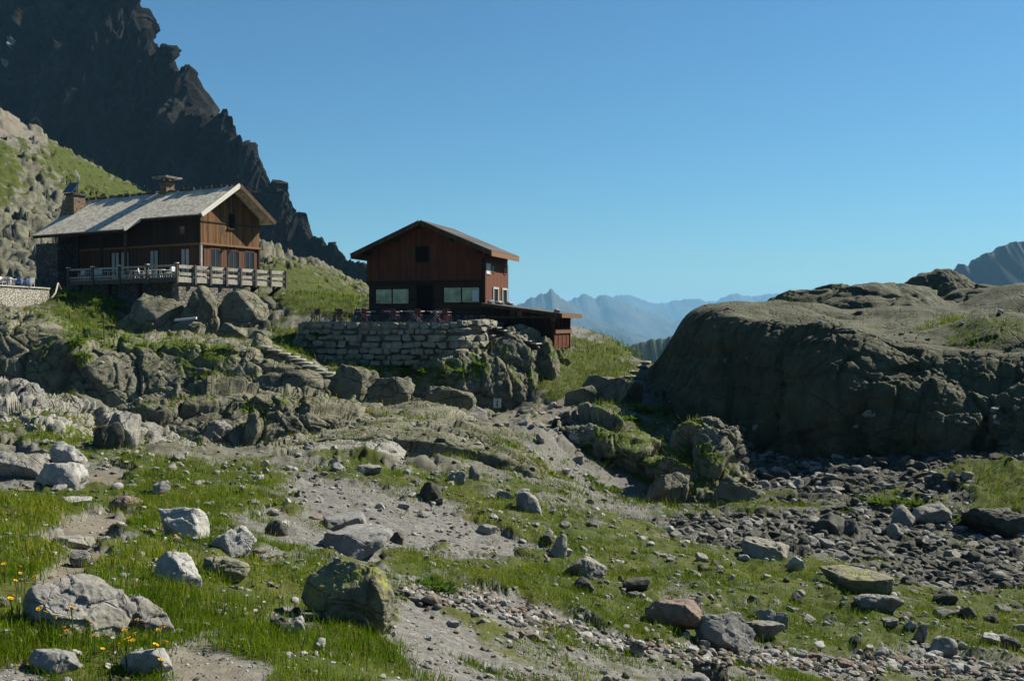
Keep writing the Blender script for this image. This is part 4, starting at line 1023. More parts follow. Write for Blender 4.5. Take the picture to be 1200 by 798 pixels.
def terrace():
    pl = [(-2.9, -4.6), (-2.1, -6.3), (-1, -6.95), (4, -7.1), (8.4, -6.6), (9.8, -5.9), (10.6, -4.3), (10.9, -2.2), (10.95, .1), (9.5, .3), (0, .3), (-3.0, 1)]
    o = MB().prism([tuple(sh_world(x, y, -3.6)) for x, y in pl], (0, 0, 3.02)).build('terrace', MT['grey_slab'])
    tag(o, 'flat gravel terrace behind the dry stone wall', 'terrace', kind='structure')
    # dry stone wall round its edge
    line = [(-3.2, -4.4), (-2.4, -6.5), (-1, -7.3), (4, -7.45), (8.5, -6.95), (10.1, -6.2), (10.95, -4.5), (11.25, -2.4)]
    pts = _cr(np.array(line, float), 200); seg = np.r_[0, np.cumsum(np.linalg.norm(np.diff(pts, axis=0), axis=1))]
    V, Fc, off = [], [], 0; z = -3.55; row = 0; rs = np.random.RandomState(5)
    while z < -1.0:
        hh = rs.uniform(.34, .52); s = -rs.uniform(0, .6)
        while s < seg[-1]:
            w = rs.uniform(.7, 1.9) * hh / .62; c = min(max(s + w / 2, 0), seg[-1] - .01)
            x, y = np.interp(c, seg, pts[:, 0]), np.interp(c, seg, pts[:, 1])
            i = min(np.searchsorted(seg, c), 198); t = pts[i + 1] - pts[i]; t /= np.linalg.norm(t)
            tz = z + (.25 * sstep(13, 17, c) if row > 4 else 0)
            v, f = rock_verts(900 + len(V), 4, 16, (.6, .9), .02, .02, dims=(w * .5, .42, hh * rs.uniform(.46, .54)), box=True)
            q = np.c_[x + t[0] * v[:, 0] - t[1] * v[:, 1], y + t[1] * v[:, 0] + t[0] * v[:, 1], v[:, 2] + tz + hh / 2 + rs.uniform(-.05, .05)]
            inn = np.array([-t[1], t[0]]) * (.09 * row + rs.uniform(-.16, .16)); q[:, :2] += inn
            q = np.array([sh_world(*k) for k in q]); V.append(q); Fc.append(f + off); off += len(q); s += w
        z += hh; row += 1
    o = mesh_np('dry_stone_wall', np.concatenate(V), np.concatenate(Fc), MT['block'])
    tag(o, 'dry stone retaining wall of big blocks below the small hut', 'stone wall')
    return o

def left_terrace():
    a, b = np.array([-41.9, 72.0]), np.array([-40.2, 87.5]); t = (b - a) / np.linalg.norm(b - a); n = np.array([t[1], -t[0]])
    q = lambda s, o, z: (*(a + t * s + n * o), z)
    L = np.linalg.norm(b - a)
    o = MB().hexa([q(0, .15, -1.5), q(L, .15, -.5), q(L, -.5, -.5), q(0, -.5, -1.5), q(0, 0, 3.05), q(L, 0, 3.05), q(L, -.5, 3.05), q(0, -.5, 3.05)]).build('terrace_wall', MT['stone_pale'])
    tag(o, 'sunlit pale stone terrace wall holding the chairs beyond the long hut', 'stone wall')
    o = MB().hexa([q(0, .12, 3.05), q(L, .12, 3.05), q(L, -.6, 3.05), q(0, -.6, 3.05), q(0, .12, 3.16), q(L, .12, 3.16), q(L, -.6, 3.16), q(0, -.6, 3.16)]).build('coping', MT['rail'], o)
    o = MB().hexa([q(0, -.5, -1.5), q(L, -.5, -.5), q(L, -16, -.5), q(0, -16, -1.5), q(0, -.5, 3.0), q(L, -.5, 3.0), q(L, -16, 3.0), q(0, -16, 3.0)]).build('terrace', MT['grey_slab'])
    tag(o, 'paved terrace behind the pale stone terrace wall', 'terrace', kind='structure')

# ------------------------------------------------------------------ furniture
def chair(mat, loc, rz, label, group):
    r = empty('chair', loc, rz, label, 'chair', group)
    MB().box(-.22, .22, -.22, .22, .42, .46).build('seat', MT[mat], r, .01)
    m = MB(); m.hexa([(-.22, .2, .5), (.22, .2, .5), (.22, .24, .5), (-.22, .24, .5), (-.2, .28, .9), (.2, .28, .9), (.2, .31, .9), (-.2, .31, .9)]); m.build('backrest', MT[mat], r, .01)
    for x, y in ((-.19, -.19), (.19, -.19), (-.19, .2), (.19, .2)): MB().bar((x * 1.1, y * 1.1, 0), (x, y, .43), .035).build('leg', MT[mat], r)
    for x in (-.23, .23): MB().tube([(x, -.18, .44), (x, -.18, .64), (x, .22, .66)], .018, 6).build('armrest', MT[mat], r)
    return r
def fold_table(loc, rz, label, group):
    r = empty('folding_table', loc, rz, label, 'table', group)
    MB().box(-.62, .62, -.36, .36, .70, .735).build('tabletop', MT['white'], r, .006)
    for y in (-.28, .28):
        MB().bar((-.42, y, 0), (.32, y, .70), .035).build('leg', MT['metal'], r); MB().bar((.42, y * .94, 0), (-.32, y * .94, .70), .035).build('leg', MT['metal'], r)
    return r
def round_table(loc, label, group):
    r = empty('round_table', loc, 0, label, 'table', group)
    MB().tube([(0, 0, .68), (0, 0, .73)], .62, 24).build('tabletop', MT['white'], r)
    for k in range(4):
        a = R(45 + 90 * k); MB().bar((.42 * math.cos(a), .42 * math.sin(a), 0), (.25 * math.cos(a), .25 * math.sin(a), .69), .06).build('leg', MT['white'], r)
    return r

def furniture():
    g = 'folding tables on the stone terrace'
    lab = ['white folding table at the open end of the stone terrace by the path steps', 'second white folding table from the path steps on the terrace', 'white folding table on the terrace under the first window of the small hut',
           'white folding table on the terrace facing the hut door', 'white folding table on the terrace just past the hut door', 'white folding table on the terrace closest to the dark shed']
    t0 = None
    for k, x in enumerate((-1.5, .4, 2.6, 4.7, 6.3, 7.9)):
        loc = sh_world(x, -5.75 + .12 * (k % 2), -.57)
        if t0 is None: t0 = o = fold_table(loc, SHR + .05, lab[0], g)
        else: o = copy_tree(t0); o.location = loc; o.rotation_euler.z = SHR + rnd.uniform(-.1, .1); o['label'] = lab[k]
    c0 = None
    for k, x in enumerate((-.9, -.1, .1, .95, 1.7, 2.2, 3.0, 3.5, 4.1, 5.0, 5.5, 6.0, 6.9, 7.4, 8.3, 8.8)):
        loc = sh_world(x, -5.15 + .45 * (k % 2) - (1.35 if k % 3 == 0 else 0), -.57)
        if c0 is None: c0 = o = chair('red', loc, SHR, 'dark red chair set at the white folding tables above the dry stone wall', 'dark red chairs on the stone terrace')
        else: o = copy_tree(c0); o.location = loc; o.rotation_euler.z = SHR + rnd.uniform(-.5, .5) + (math.pi if k % 3 == 0 else 0)
    t0 = None
    lab = ['white round table at the shaded end of the wooden deck', 'second white round table along the shaded deck railing', 'white round table in the middle of the shaded deck railing', 'white round table just before the deck corner', 'white round table on the sunny side of the deck by the gable']
    for k, (x, y) in enumerate(((-8.9, -4.9), (-6.0, -4.9), (-3.0, -4.9), (.2, -4.9), (2.4, -1.8))):
        loc = lh_world(x, y, -.02)
        if t0 is None: t0 = o = round_table(loc, lab[0], 'round tables on the wooden deck')
        else: o = copy_tree(t0); o.location = loc; o['label'] = lab[k]
    c0 = None
    for k, (x, y) in enumerate(((-9.9, -5.0), (-7.8, -4.9), (-7.0, -5.1), (-4.9, -4.8), (-4.1, -5.1), (-1.9, -4.9), (-.9, -5.1), (1.3, -4.8), (2.6, -5.1), (3.1, -3.2), (3.2, -.6), (3.1, 2.0), (3.2, 3.6))):
        loc = lh_world(x, y, -.02)
        if c0 is None: c0 = o = chair('white', loc, 0, 'white plastic chair behind the deck railing of the long hut', 'white chairs on the wooden deck')
        else: o = copy_tree(c0); o.location = loc; o.rotation_euler.z = rnd.uniform(0, 6.3)
    w0 = b0 = None
    for k, (px, d) in enumerate(((3, 82.5), (9, 84), (14, 86), (36, 85.5), (21, 83.5), (26, 85), (31, 84.2))):
        q = P(px, 336, d); loc = (q[0], q[1], 3.0)
        if k < 4:
            if w0 is None: w0 = o = chair('white', loc, 1.2, 'white chair on the paved terrace above the sunlit pale wall', 'white chairs on the paved terrace')
            else: o = copy_tree(w0); o.location = loc; o.rotation_euler.z = rnd.uniform(0, 6.3)
        else:
            if b0 is None: b0 = o = chair('blue', loc, .4, 'blue chair on the paved terrace above the sunlit pale wall', 'blue chairs on the paved terrace')
            else: o = copy_tree(b0); o.location = loc; o.rotation_euler.z = rnd.uniform(0, 6.3)
    q = P(10, 336, 83.2); o = copy_tree(t0); o.location = (q[0], q[1], 3.0); tag(o, 'white table among the chairs on the paved terrace', 'table'); del o['group']
# ------------------------------------------------------------------ boulders one can point at
def boulders():
    A = 'pale_rock'; B = 'boulder'
    L = [ # px, py(foot), w, h, material, kwargs, label
     (80, 738, 122, 50, B, dict(seed=21, rz=-8, tilt=(6, 20), deep=95, rough=.05, cuts=11, depth=(.55, .85)), 'big long boulder with yellow dandelions growing along its shaded foot'),
     (165, 738, 78, 34, B, dict(seed=22, tilt=(0, 4), rough=.07), 'brown-grey layered rock touching the end of the big long boulder'),
     (168, 786, 60, 32, 'white_stone', dict(seed=23, tilt=(0, 22), rough=.05), 'pale smooth stone among dandelions below the layered rock'),
     (58, 786, 62, 24, 'grey_slab', dict(seed=24, tilt=(0, 10)), 'dark bluish flat stone on the gravel corner under the dandelions'),
     (204, 688, 62, 34, 'white_stone', dict(seed=25, tilt=(0, 30), rough=.05, soft=.12), 'whitish tongue-shaped rock lying in tall grass'),
     (262, 676, 54, 20, 'lichen', dict(seed=26, tilt=(0, 10), flat=.5), 'yellowish flat slab in the grass below the two grey boulders'),
     (211, 630, 62, 36, 'white_stone', dict(seed=27, tilt=(0, 14), depth=(.5, .78)), 'light grey boulder with a dark side at the head of the grass bank'),
     (268, 650, 58, 32, 'white_stone', dict(seed=28, depth=(.5, .78)), 'blocky light grey boulder beside the head of the grass bank'),
     (91, 664, 25, 18, B, dict(seed=29), 'small round stone casting a shadow on the dirt path'),
     (82, 642, 48, 12, B, dict(seed=30, flat=.35), 'flat tan slab lying across the dirt path'),
     (404, 728, 108, 66, 'lichen', dict(seed=31, rz=12, tilt=(0, 6), rough=.06, deep=100, depth=(.5, .8)), 'large boulder crusted with yellow-green lichen at the foot of the gravel fan'),
     (440, 722, 30, 36, 'dark_stone', dict(seed=32), 'dark broken corner block leaning on the lichen-crusted boulder'),
     (343, 742, 26, 14, B, dict(seed=33), 'rounded grey stone at the foot of the lichen-crusted boulder'),
     (327, 738, 26, 14, 'dark_stone', dict(seed=34, flat=.5), 'dark slab on the little heap of stones in the grass'),
     (361, 728, 30, 10, 'lichen', dict(seed=35, flat=.4), 'low yellow-green stone on the little heap of stones'),
     (349, 734, 15, 12, 'white_stone', dict(seed=36), 'small white stone on the little heap of stones'),
     (373, 762, 15, 14, 'white_stone', dict(seed=37), 'small upright white stone alone in the grass'),
     (324, 628, 26, 18, 'dark_stone', dict(seed=38), 'dark grey round rock beside the grey gravel'),
     (412, 650, 88, 26, 'grey_slab', dict(seed=39, flat=.3, deep=110, rough=.04), 'smooth grey bedrock slab in the gravel fan'),
     (400, 622, 60, 16, 'grey_slab', dict(seed=40, flat=.3, deep=80, rough=.04), 'upper smooth grey slab of the gravel fan'),
     (443, 634, 26, 16, 'red_stone', dict(seed=41), 'reddish stone on the smooth grey slab'),
     (464, 636, 18, 12, 'dark_stone', dict(seed=42), 'dark stone next to the reddish stone on the gravel'),
     (504, 586, 26, 20, 'dark_stone', dict(seed=43, cuts=8), 'dark triangular stone standing at the edge of the meadow'),
     (534, 566, 22, 14, B, dict(seed=44), 'grey stone below the long pale bedrock slab'),
     (620, 599, 32, 22, B, dict(seed=45), 'brown block at the lower tip of the long bedrock slab'),
     (570, 625, 26, 10, B, dict(seed=46), 'low stone in the thin grass above the gravel fan'),
     (556, 562, 14, 16, A, dict(seed=47), 'slim upright stone in the meadow'),
     (686, 676, 54, 22, B, dict(seed=48, cuts=9, rough=.04), 'long rectangular block on the green meadow'),
     (655, 652, 20, 26, A, dict(seed=49), 'pointed pale stone up the slope from the long rectangular block'),
     (683, 694, 30, 16, 'dark_stone', dict(seed=50), 'dark stone just below the long rectangular block'),
     (747, 692, 34, 14, 'dark_stone', dict(seed=51), 'dark low stone on the meadow track'),
     (794, 734, 70, 26, 'red_stone', dict(seed=52, flat=.5, tilt=(0, 4)), 'long brown slab beside the big grey boulder on the meadow'),
     (852, 760, 74, 42, 'grey_slab', dict(seed=53, tilt=(0, 10), deep=70), 'big grey angular boulder on the lower meadow'),
     (895, 750, 50, 20, A, dict(seed=54, flat=.45), 'pale flat block behind the big grey angular boulder'),
     (908, 736, 38, 20, B, dict(seed=55, tilt=(0, 14)), 'tilted slab uphill of the pale flat block'),
     (832, 804, 46, 26, 'dark_stone', dict(seed=56, tilt=(0, 20)), 'dark pointed stone below the rubble line'),
     (816, 808, 34, 18, 'grey_slab', dict(seed=57), 'bluish grey rounded stone below the rubble line'),
     (748, 768, 20, 18, 'white_stone', dict(seed=58), 'white upright stone in the dark grass below the rubble line'),
     (1010, 692, 80, 20, 'lichen', dict(seed=59, flat=.35), 'broad greenish flat slab at the edge of the stream bed'),
     (1032, 716, 50, 18, B, dict(seed=60, flat=.5), 'stepped ledge stone downhill of the broad greenish slab'),
     (1110, 708, 30, 14, 'dark_stone', dict(seed=61), 'dark stone alone between meadow and stream bed'),
     (1136, 724, 20, 13, 'dark_stone', dict(seed=62), 'small dark round stone in the far end of the meadow'),
     (1106, 768, 34, 20, B, dict(seed=63), 'rounded grey boulder just above the heaped rubble'),
     (1096, 772, 24, 10, 'white_stone', dict(seed=64), 'pale stone under the rounded grey boulder by the rubble'),
     (1080, 752, 14, 24, A, dict(seed=65, tilt=(0, 25)), 'thin leaning stone by the rounded grey boulder'),
     (1162, 752, 24, 8, 'white_stone', dict(seed=66, flat=.4), 'flat white stone low in the meadow grass'),
     (1186, 762, 22, 14, 'dark_stone', dict(seed=67), 'dark stone past the flat white stone'),
     (1188, 628, 96, 30, 'dark_stone', dict(seed=68, flat=.5, deep=80), 'long dark slab above the stream bed'),
     (1060, 618, 30, 26, B, dict(seed=69), 'grey boulder at the head of the stream bed'),
     (1095, 612, 44, 20, B, dict(seed=70), 'wide mottled boulder beside leafy plants above the stream bed'),
     (975, 624, 40, 22, 'dark_stone', dict(seed=71), 'dark smooth boulder over the stream bed'),
     (995, 628, 24, 20, 'dark_stone', dict(seed=72), 'dark boulder touching the dark smooth boulder'),
     (1048, 630, 22, 18, B, dict(seed=73), 'round stone below the grey stream-head boulder'),
     (662, 652, 18, 10, 'white_stone', dict(seed=74), 'white stone near the pointed pale stone'),
     (932, 668, 22, 16, 'white_stone', dict(seed=75), 'bright white stone at the upper edge of the meadow'),
     (900, 656, 60, 22, A, dict(seed=76, flat=.5), 'pale low rock rising beside the bright white stone'),
     # left crest
     (123, 526, 34, 34, 'dark_stone', dict(seed=77, tilt=(0, 20), cuts=8), 'leaning block with a dark hollow beneath it on the rock crest'),
     (140, 524, 40, 40, A, dict(seed=78, tilt=(0, 18), cuts=9), 'tall pale block propped over the dark hollow'),
     (78, 546, 44, 28, 'white_stone', dict(seed=79), 'whitish block under the rock crest beside the path'),
     (66, 568, 58, 26, 'white_stone', dict(seed=80), 'long whitish rock at the bend of the pale path'),
     (22, 558, 66, 28, A, dict(seed=81, tilt=(0, 16)), 'grey slab rock at the start of the pale path'),
     (187, 578, 22, 14, B, dict(seed=82), 'lone grey stone in the meadow past the path bend'),
     (84, 592, 34, 8, 'white_stone', dict(seed=83, flat=.35), 'flat white stone in the grass below the pale path'),
     (145, 600, 46, 18, 'red_stone', dict(seed=84), 'brownish mound of rock in the grass by the dirt path'),
     (246, 514, 46, 20, A, dict(seed=85), 'pale smooth rock at the lower end of the crest'),
     (430, 556, 34, 10, B, dict(seed=86, flat=.4), 'low flat stone in the yellow grass under the slab'),
     (395, 552, 16, 10, 'white_stone', dict(seed=87), 'small white stone in the yellow grass under the slab'),
     # blocks under the huts
     (178, 396, 66, 52, 'cliff', dict(seed=88, d=80, cuts=11, deep=60), 'great shaded rock block under the deck of the long hut'),
     (232, 396, 44, 62, 'cliff', dict(seed=89, d=81, cuts=10, deep=50), 'tall cracked rock pillar under the deck corner'),
     (283, 386, 62, 46, 'cliff', dict(seed=90, d=83, tilt=(0, 18), deep=60), 'tilted sunlit boulder under the sunny end of the deck'),
     (214, 402, 42, 28, 'cliff', dict(seed=91, d=77), 'rounded block at the foot of the tall rock pillar'),
     (266, 402, 44, 24, 'cliff', dict(seed=92, d=78), 'block wedged below the tilted sunlit boulder'),
     (306, 372, 36, 26, 'cliff', dict(seed=93, d=87), 'low rock beside the deck braces'),
     (150, 392, 36, 30, 'cliff', dict(seed=94, d=80), 'dark block at the shaded end of the great rock block'),
     (302, 402, 34, 15, 'cliff', dict(seed=95, d=76), 'low rounded rock by the stone steps'),
     (330, 372, 60, 14, 'cliff', dict(seed=108, d=90, flat=.5), 'flat grey rock in shade beyond the deck braces'),
     (412, 466, 62, 38, 'cliff', dict(seed=96, d=52, deep=60), 'rounded boulder at the foot of the stone steps'),
     (335, 462, 84, 28, 'cliff', dict(seed=97, d=51), 'long rounded rock under the stone steps'),
     (452, 482, 66, 40, 'cliff', dict(seed=98, d=51), 'angular rock with a grassy top in front of the stone wall'),
     (520, 500, 68, 46, 'cliff', dict(seed=99, d=52, tilt=(0, 12)), 'broad rock below the small white sign'),
     (548, 506, 40, 32, 'pale_rock', dict(seed=100, d=51, tilt=(0, 22)), 'pale sloping rock next to the path below the sign'),
     (718, 478, 74, 40, 'cliff', dict(seed=101, d=60, tilt=(0, -8), deep=70), 'large rock beside the path at the foot of the green slope'),
     (682, 478, 40, 26, 'cliff', dict(seed=102, d=60), 'smaller rock at the path edge next to the large rock'),
     (786, 590, 50, 34, 'cliff', dict(seed=104, d=41), 'mossy rounded rock at the upper end of the stream bed'),
     (812, 616, 44, 26, 'cliff', dict(seed=105, d=37.5), 'dome-shaped rock at the edge of the stream bed'),
     (858, 606, 56, 44, 'cliff', dict(seed=106, d=40, tilt=(0, 24)), 'slanting rock over the stream bed at the shadow edge'),
     (960, 640, 30, 12, 'dark_stone', dict(seed=109), 'low wet stone in the middle of the stream bed'),
    ]
    out = []
    for px, py, w, h, mat, kw, lab in L:
        big = w > 90
        o = place_rock('boulder', px, py, w, h, lab, mat=MT[mat], sub=6 if big else (5 if w > 40 else 4), **kw)
        out.append(o)
    return out

# ------------------------------------------------------------------ loose stones
def stones():
    protos = []
    for k in range(14):
        v, f = rock_verts(200 + k, 4, 7 + k % 6, (.45, .82), .05, .05, dims=(1, rnd.uniform(.65, .95), rnd.uniform(.42, .8)), flat=.45 if k % 4 == 0 else 0)
        me = None
        protos.append((v, f))
    mats = {'meadow': ['boulder', 'white_stone', 'dark_stone', 'boulder'], 'gravel': ['white_stone', 'boulder', 'grey_slab', 'red_stone'], 'rubble': ['red_stone', 'boulder', 'white_stone', 'grey_slab', 'red_stone'],
            'stream': ['dark_stone', 'dark_stone', 'boulder', 'grey_slab'], 'crest': ['pale_rock', 'white_stone', 'pale_rock']}
    first = {}; made = {}
    def stone(zone, px, py, w, label, group):
        h = look(px, py)
        if h is None: return
        loc, nrm = h
        s = w * loc.y / FPX / 2
        key = (rnd.randrange(14), rnd.choice(mats[zone]))
        if key not in first:
            v, f = protos[key[0]]; o = mesh_np('stone', v, f, MT[key[1]]); first[key] = o
        else:
            o = first[key].copy(); COL.objects.link(o)
        o.scale = (s * rnd.uniform(.85, 1.2), s * rnd.uniform(.8, 1.1), s * rnd.uniform(.75, 1.15))
        o.rotation_euler = (rnd.uniform(-.3, .3), rnd.uniform(-.3, .3), rnd.uniform(0, 6.3))
        o.location = loc + Vector((0, s * .3, s * .22))
        tag(o, label, 'stone', group); made[group] = made.get(group, 0) + 1
    def rnd_w(a, b): return a * (b / a) ** (rnd.random() ** 2.0)
    def in_poly(poly, n, zone, a, b, label, group):
        xs = [p[0] for p in poly]; ys = [p[1] for p in poly]; k = 0
        while k < n:
            x, y = rnd.uniform(min(xs), max(xs)), rnd.uniform(min(ys), max(ys)); c = False
            for (x0, y0), (x1, y1) in zip(poly, poly[1:] + poly[:1]):
                if (y0 > y) != (y1 > y) and x < (x1 - x0) * (y - y0) / (y1 - y0) + x0: c = not c
            if c: stone(zone, x, y, rnd_w(a, b), label, group); k += 1
    # rubble line
    ln = np.array([(470, 690), (520, 702), (565, 704), (620, 724), (700, 752), (800, 766), (860, 775), (920, 775), (990, 784), (1060, 778), (1120, 784), (1210, 794)], float)
    for k in range(66):
        t = rnd.random() * 10.99; i = int(t); f = t - i; c = ln[i] * (1 - f) + ln[i + 1] * f
        stone('rubble', c[0], c[1] + rnd.gauss(0, 6.5), rnd_w(9, 27), 'reddish or grey stone in the long rubble line across the lower meadow', 'stones of the rubble line')
    for k in range(34): stone('rubble', rnd.gauss(1070, 42), rnd.gauss(780, 8), rnd_w(11, 26), 'broken stone of the rubble heap at the end of the rubble line', 'stones of the rubble heap')
    in_poly([(560, 560), (700, 620), (860, 655), (1000, 700), (1200, 715), (1200, 770), (1000, 755), (800, 730), (640, 660), (560, 640)], 46, 'meadow', 8, 22, 'small stone lying on the green lower meadow', 'stones on the lower meadow')
    in_poly([(440, 560), (560, 560), (640, 610), (600, 630), (440, 590)], 14, 'meadow', 8, 18, 'small stone on the yellowish meadow above the gravel fan', 'stones above the gravel fan')
    in_poly([(330, 580), (480, 590), (600, 650), (440, 660), (300, 620)], 22, 'gravel', 7, 20, 'small grey stone on the grey gravel fan', 'stones on the gravel fan')
    in_poly([(440, 715), (560, 725), (700, 770), (700, 796), (480, 796)], 30, 'gravel', 7, 20, 'pale stone on the gravel bank below the rubble line', 'stones on the gravel bank')
    in_poly([(270, 650), (340, 640), (350, 670), (300, 670)], 9, 'gravel', 8, 18, 'small stone between the two grey boulders and the gravel fan', 'stones by the grey boulders')
    in_poly([(740, 615), (1060, 600), (1200, 640), (1200, 690), (1060, 680), (880, 640)], 46, 'stream', 8, 21, 'dark wet stone in the stream bed under the mound', 'stones in the stream bed')
    in_poly([(20, 490), (250, 530), (240, 570), (110, 580), (0, 570)], 26, 'crest', 7, 20, 'pale broken stone at the foot of the rock crest', 'stones below the rock crest')
    in_poly([(120, 560), (420, 560), (330, 600), (150, 590)], 18, 'meadow', 7, 15, 'small stone in the meadow below the bedrock hump', 'stones in the upper meadow')
    in_poly([(560, 480), (660, 470), (700, 580), (650, 590)], 22, 'crest', 8, 22, 'loose stone on the slope below the path', 'stones below the path')
    return first

def merge_stones(name, pts, sizes, mats, label, kind_seed, sub=2, cat='stones', depth=(.5, .82)):
    """countless small stones of one bed as one object"""
    rs = np.random.RandomState(kind_seed); pv = []
    for k in range(10): pv.append(rock_verts(400 + k, sub, 9, depth, .03, .03, dims=(1, rs.uniform(.65, .95), rs.uniform(.45, .8))))
    for ci, mat in enumerate(mats):
        sel = np.arange(len(pts)) % len(mats) == ci
        V, F, off = [], [], 0
        for p, s in zip(pts[sel], sizes[sel]):
            v, f = pv[rs.randint(10)]; a = rs.uniform(0, 6.28); c, sn = math.cos(a), math.sin(a); t = rs.uniform(-.4, .4)
            q = v * s * rs.uniform(.8, 1.2, 3); q = np.c_[q[:, 0], q[:, 1] * math.cos(t) - q[:, 2] * math.sin(t), q[:, 1] * math.sin(t) + q[:, 2] * math.cos(t)]
            V.append(np.c_[q[:, 0] * c - q[:, 1] * sn, q[:, 0] * sn + q[:, 1] * c, q[:, 2]] + p + [0, 0, s * .15]); F.append(f + off); off += len(v)
        if V: tag(mesh_np(name, np.concatenate(V), np.concatenate(F), MT[mat]), label.format(('pale', 'grey', 'dark', 'brown')[ci % 4]), cat, kind='stuff')

def sample(n, r0, r1, a0=-33, a1=33, seed=1):
    """random points, as many per picture area far off as close by"""
    rs = np.random.RandomState(seed)
    az = np.radians(rs.uniform(a0, a1, n)); r = np.exp(rs.uniform(math.log(r0), math.log(r1), n))
    return r * np.sin(az), r * np.cos(az), rs

def drop(x, y):
    P_, N_ = np.empty((len(x), 3)), np.empty((len(x), 3)); ok = np.zeros(len(x), bool)
    for i in range(len(x)):
        h = BV.ray_cast(Vector((x[i], y[i], 70)), Vector((0, 0, -1)))
        if h[0] is not None: P_[i] = h[0]; N_[i] = h[1]; N_[i, 2] = abs(h[1].z); ok[i] = SRC[h[2]].split('.')[0] != 'boulder'
    return P_[ok], N_[ok]

def pebbles():
    x, y, rs = sample(165000, 4.2, 62, seed=21)
    p, n = drop(x, y)
    g, pa, sc, ro = (cover(p, k) for k in ('grass', 'path', 'scree', 'rock'))
    r = np.hypot(p[:, 0], p[:, 1]); u = rs.uniform(size=len(p))
    dens = np.clip(.62 - g, .10 * sstep(8, 14, r) + .03, 1) * (1 - .85 * pa) * (1 - .8 * ro)
    patch = sstep(-.2, .5, fbm(p * .35, 3, 7))
    keep = (u < dens * (.35 + .65 * patch) * .75) & (n[:, 2] > .6) & (sc < .45)
    a = p[keep]; sz = r[keep] / 1007 * (.7 + 2.6 * rs.uniform(size=len(a)) ** 3.0)
    merge_stones('gravel', a, np.clip(sz, .008, .3), ['white_stone', 'boulder', 'dark_stone', 'red_stone'], '{} gravel and small stones strewn over the slope', 3, sub=2)
    x, y, r2 = sample(13000, 5, 40, -27, 30, seed=29)
    q, nn = drop(x, y); gq = cover(q, 'grass'); rq = np.hypot(q[:, 0], q[:, 1])
    keep = (gq > .4) & (fbm(q * .3, 3, 71) > -.3) & (r2.uniform(size=len(q)) < .55) & (cover(q, 'scree') < .3)
    merge_stones('embedded_stone', q[keep], rq[keep] / 1007 * (1.0 + 4.6 * r2.uniform(size=keep.sum()) ** 3), ['boulder', 'white_stone', 'pale_rock', 'dark_stone'], '{} stones half buried in the meadow turf', 13, sub=3)
    # the rubble line
    ln = np.array([(470, 690), (520, 702), (565, 704), (620, 724), (700, 752), (800, 766), (860, 775), (920, 775), (990, 784), (1060, 778), (1120, 784), (1210, 794)], float)
    q, sq = [], []
    for k in range(1100):
        t = rs.uniform(0, 10.99); i = int(t); c = ln[i] + (ln[i + 1] - ln[i]) * (t - i); h = look(c[0] + rs.normal(0, 5), c[1] + rs.normal(0, 6))
        if h: q.append(h[0][:]); sq.append(h[0].y / FPX * rs.uniform(1.5, 6.5) ** 1.0)
    merge_stones('rubble', np.array(q), np.array(sq), ['red_stone', 'boulder', 'white_stone', 'dark_stone'], '{} rubble packed along the rubble line of the lower meadow', 8, sub=3)
    keep = (u < .62) & (sc >= .45) & (n[:, 2] > .5)
    a = p[keep]; sz = r[keep] / 1007 * (.7 + 6.5 * rs.uniform(size=len(a)) ** 4.5)
    merge_stones('rubble', a, sz, ['dark_stone', 'boulder', 'dark_stone'], '{} rubble filling the stream bed and gully', 4, sub=3, depth=(.38, .72))

# ------------------------------------------------------------------ grass
def blades(name, p, n, hgt, wid, tint, seed, lean=.35, two=True, label='', mat='grass', kind='stuff'):
    rs = np.random.RandomState(seed); N = len(p)
    a = rs.uniform(0, 2 * math.pi, N); b = rs.uniform(0, 2 * math.pi, N)
    side = np.c_[np.cos(a), np.sin(a), np.zeros(N)] * (wid / 2)[:, None]
    ln = np.abs(rs.normal(0, lean, N)) + .08
    dirv = np.c_[np.cos(b) * ln, np.sin(b) * ln, np.ones(N)]; dirv /= np.linalg.norm(dirv, axis=1, keepdims=True)
    tip = p + dirv * hgt[:, None] + np.c_[np.cos(b), np.sin(b), np.zeros(N)] * (hgt * ln * .5)[:, None] - np.c_[np.zeros(N), np.zeros(N), hgt * ln * .35]
    if two:
        mid = p + dirv * (hgt * .55)[:, None]
        V = np.stack([p - side - [0, 0, .02], p + side - [0, 0, .02], mid - side * .75, mid + side * .75, tip], 1).reshape(-1, 3)
        i = np.arange(N)[:, None] * 5
        F = np.concatenate([i + [0, 1, 3], i + [0, 3, 2], i + [2, 3, 4]])
        T = np.repeat(tint, 5, 0)
    else:
        V = np.stack([p - side - [0, 0, .02], p + side - [0, 0, .02], tip], 1).reshape(-1, 3)
        F = np.arange(N * 3).reshape(-1, 3); T = np.repeat(tint, 3, 0)
    return mesh_np(name, V, F, MT[mat], smooth=False, attrs={'tint': T})

def tints(p, rs, dry=0.0):
    n1 = fbm(p * .45, 3, 15); n2 = fbm(p * 1.7, 2, 19); u = rs.uniform(size=len(p))
    k = np.clip(.5 + .8 * n1 + .5 * n2 + .5 * (u - .5) + dry, 0, 1)[:, None]
    a, b, c = np.array([.055, .115, .003]), np.array([.12, .20, .006]), np.array([.25, .25, .03])
    t = np.where(k < .55, a + (b - a) * (k / .55), b + (c - b) * ((k - .55) / .45))
    t = np.where(rs.uniform(size=(len(p), 1)) < .07, np.array([.28, .22, .09]), t)
    return .85 * t * rs.uniform(.6, 1.4, (len(p), 1))

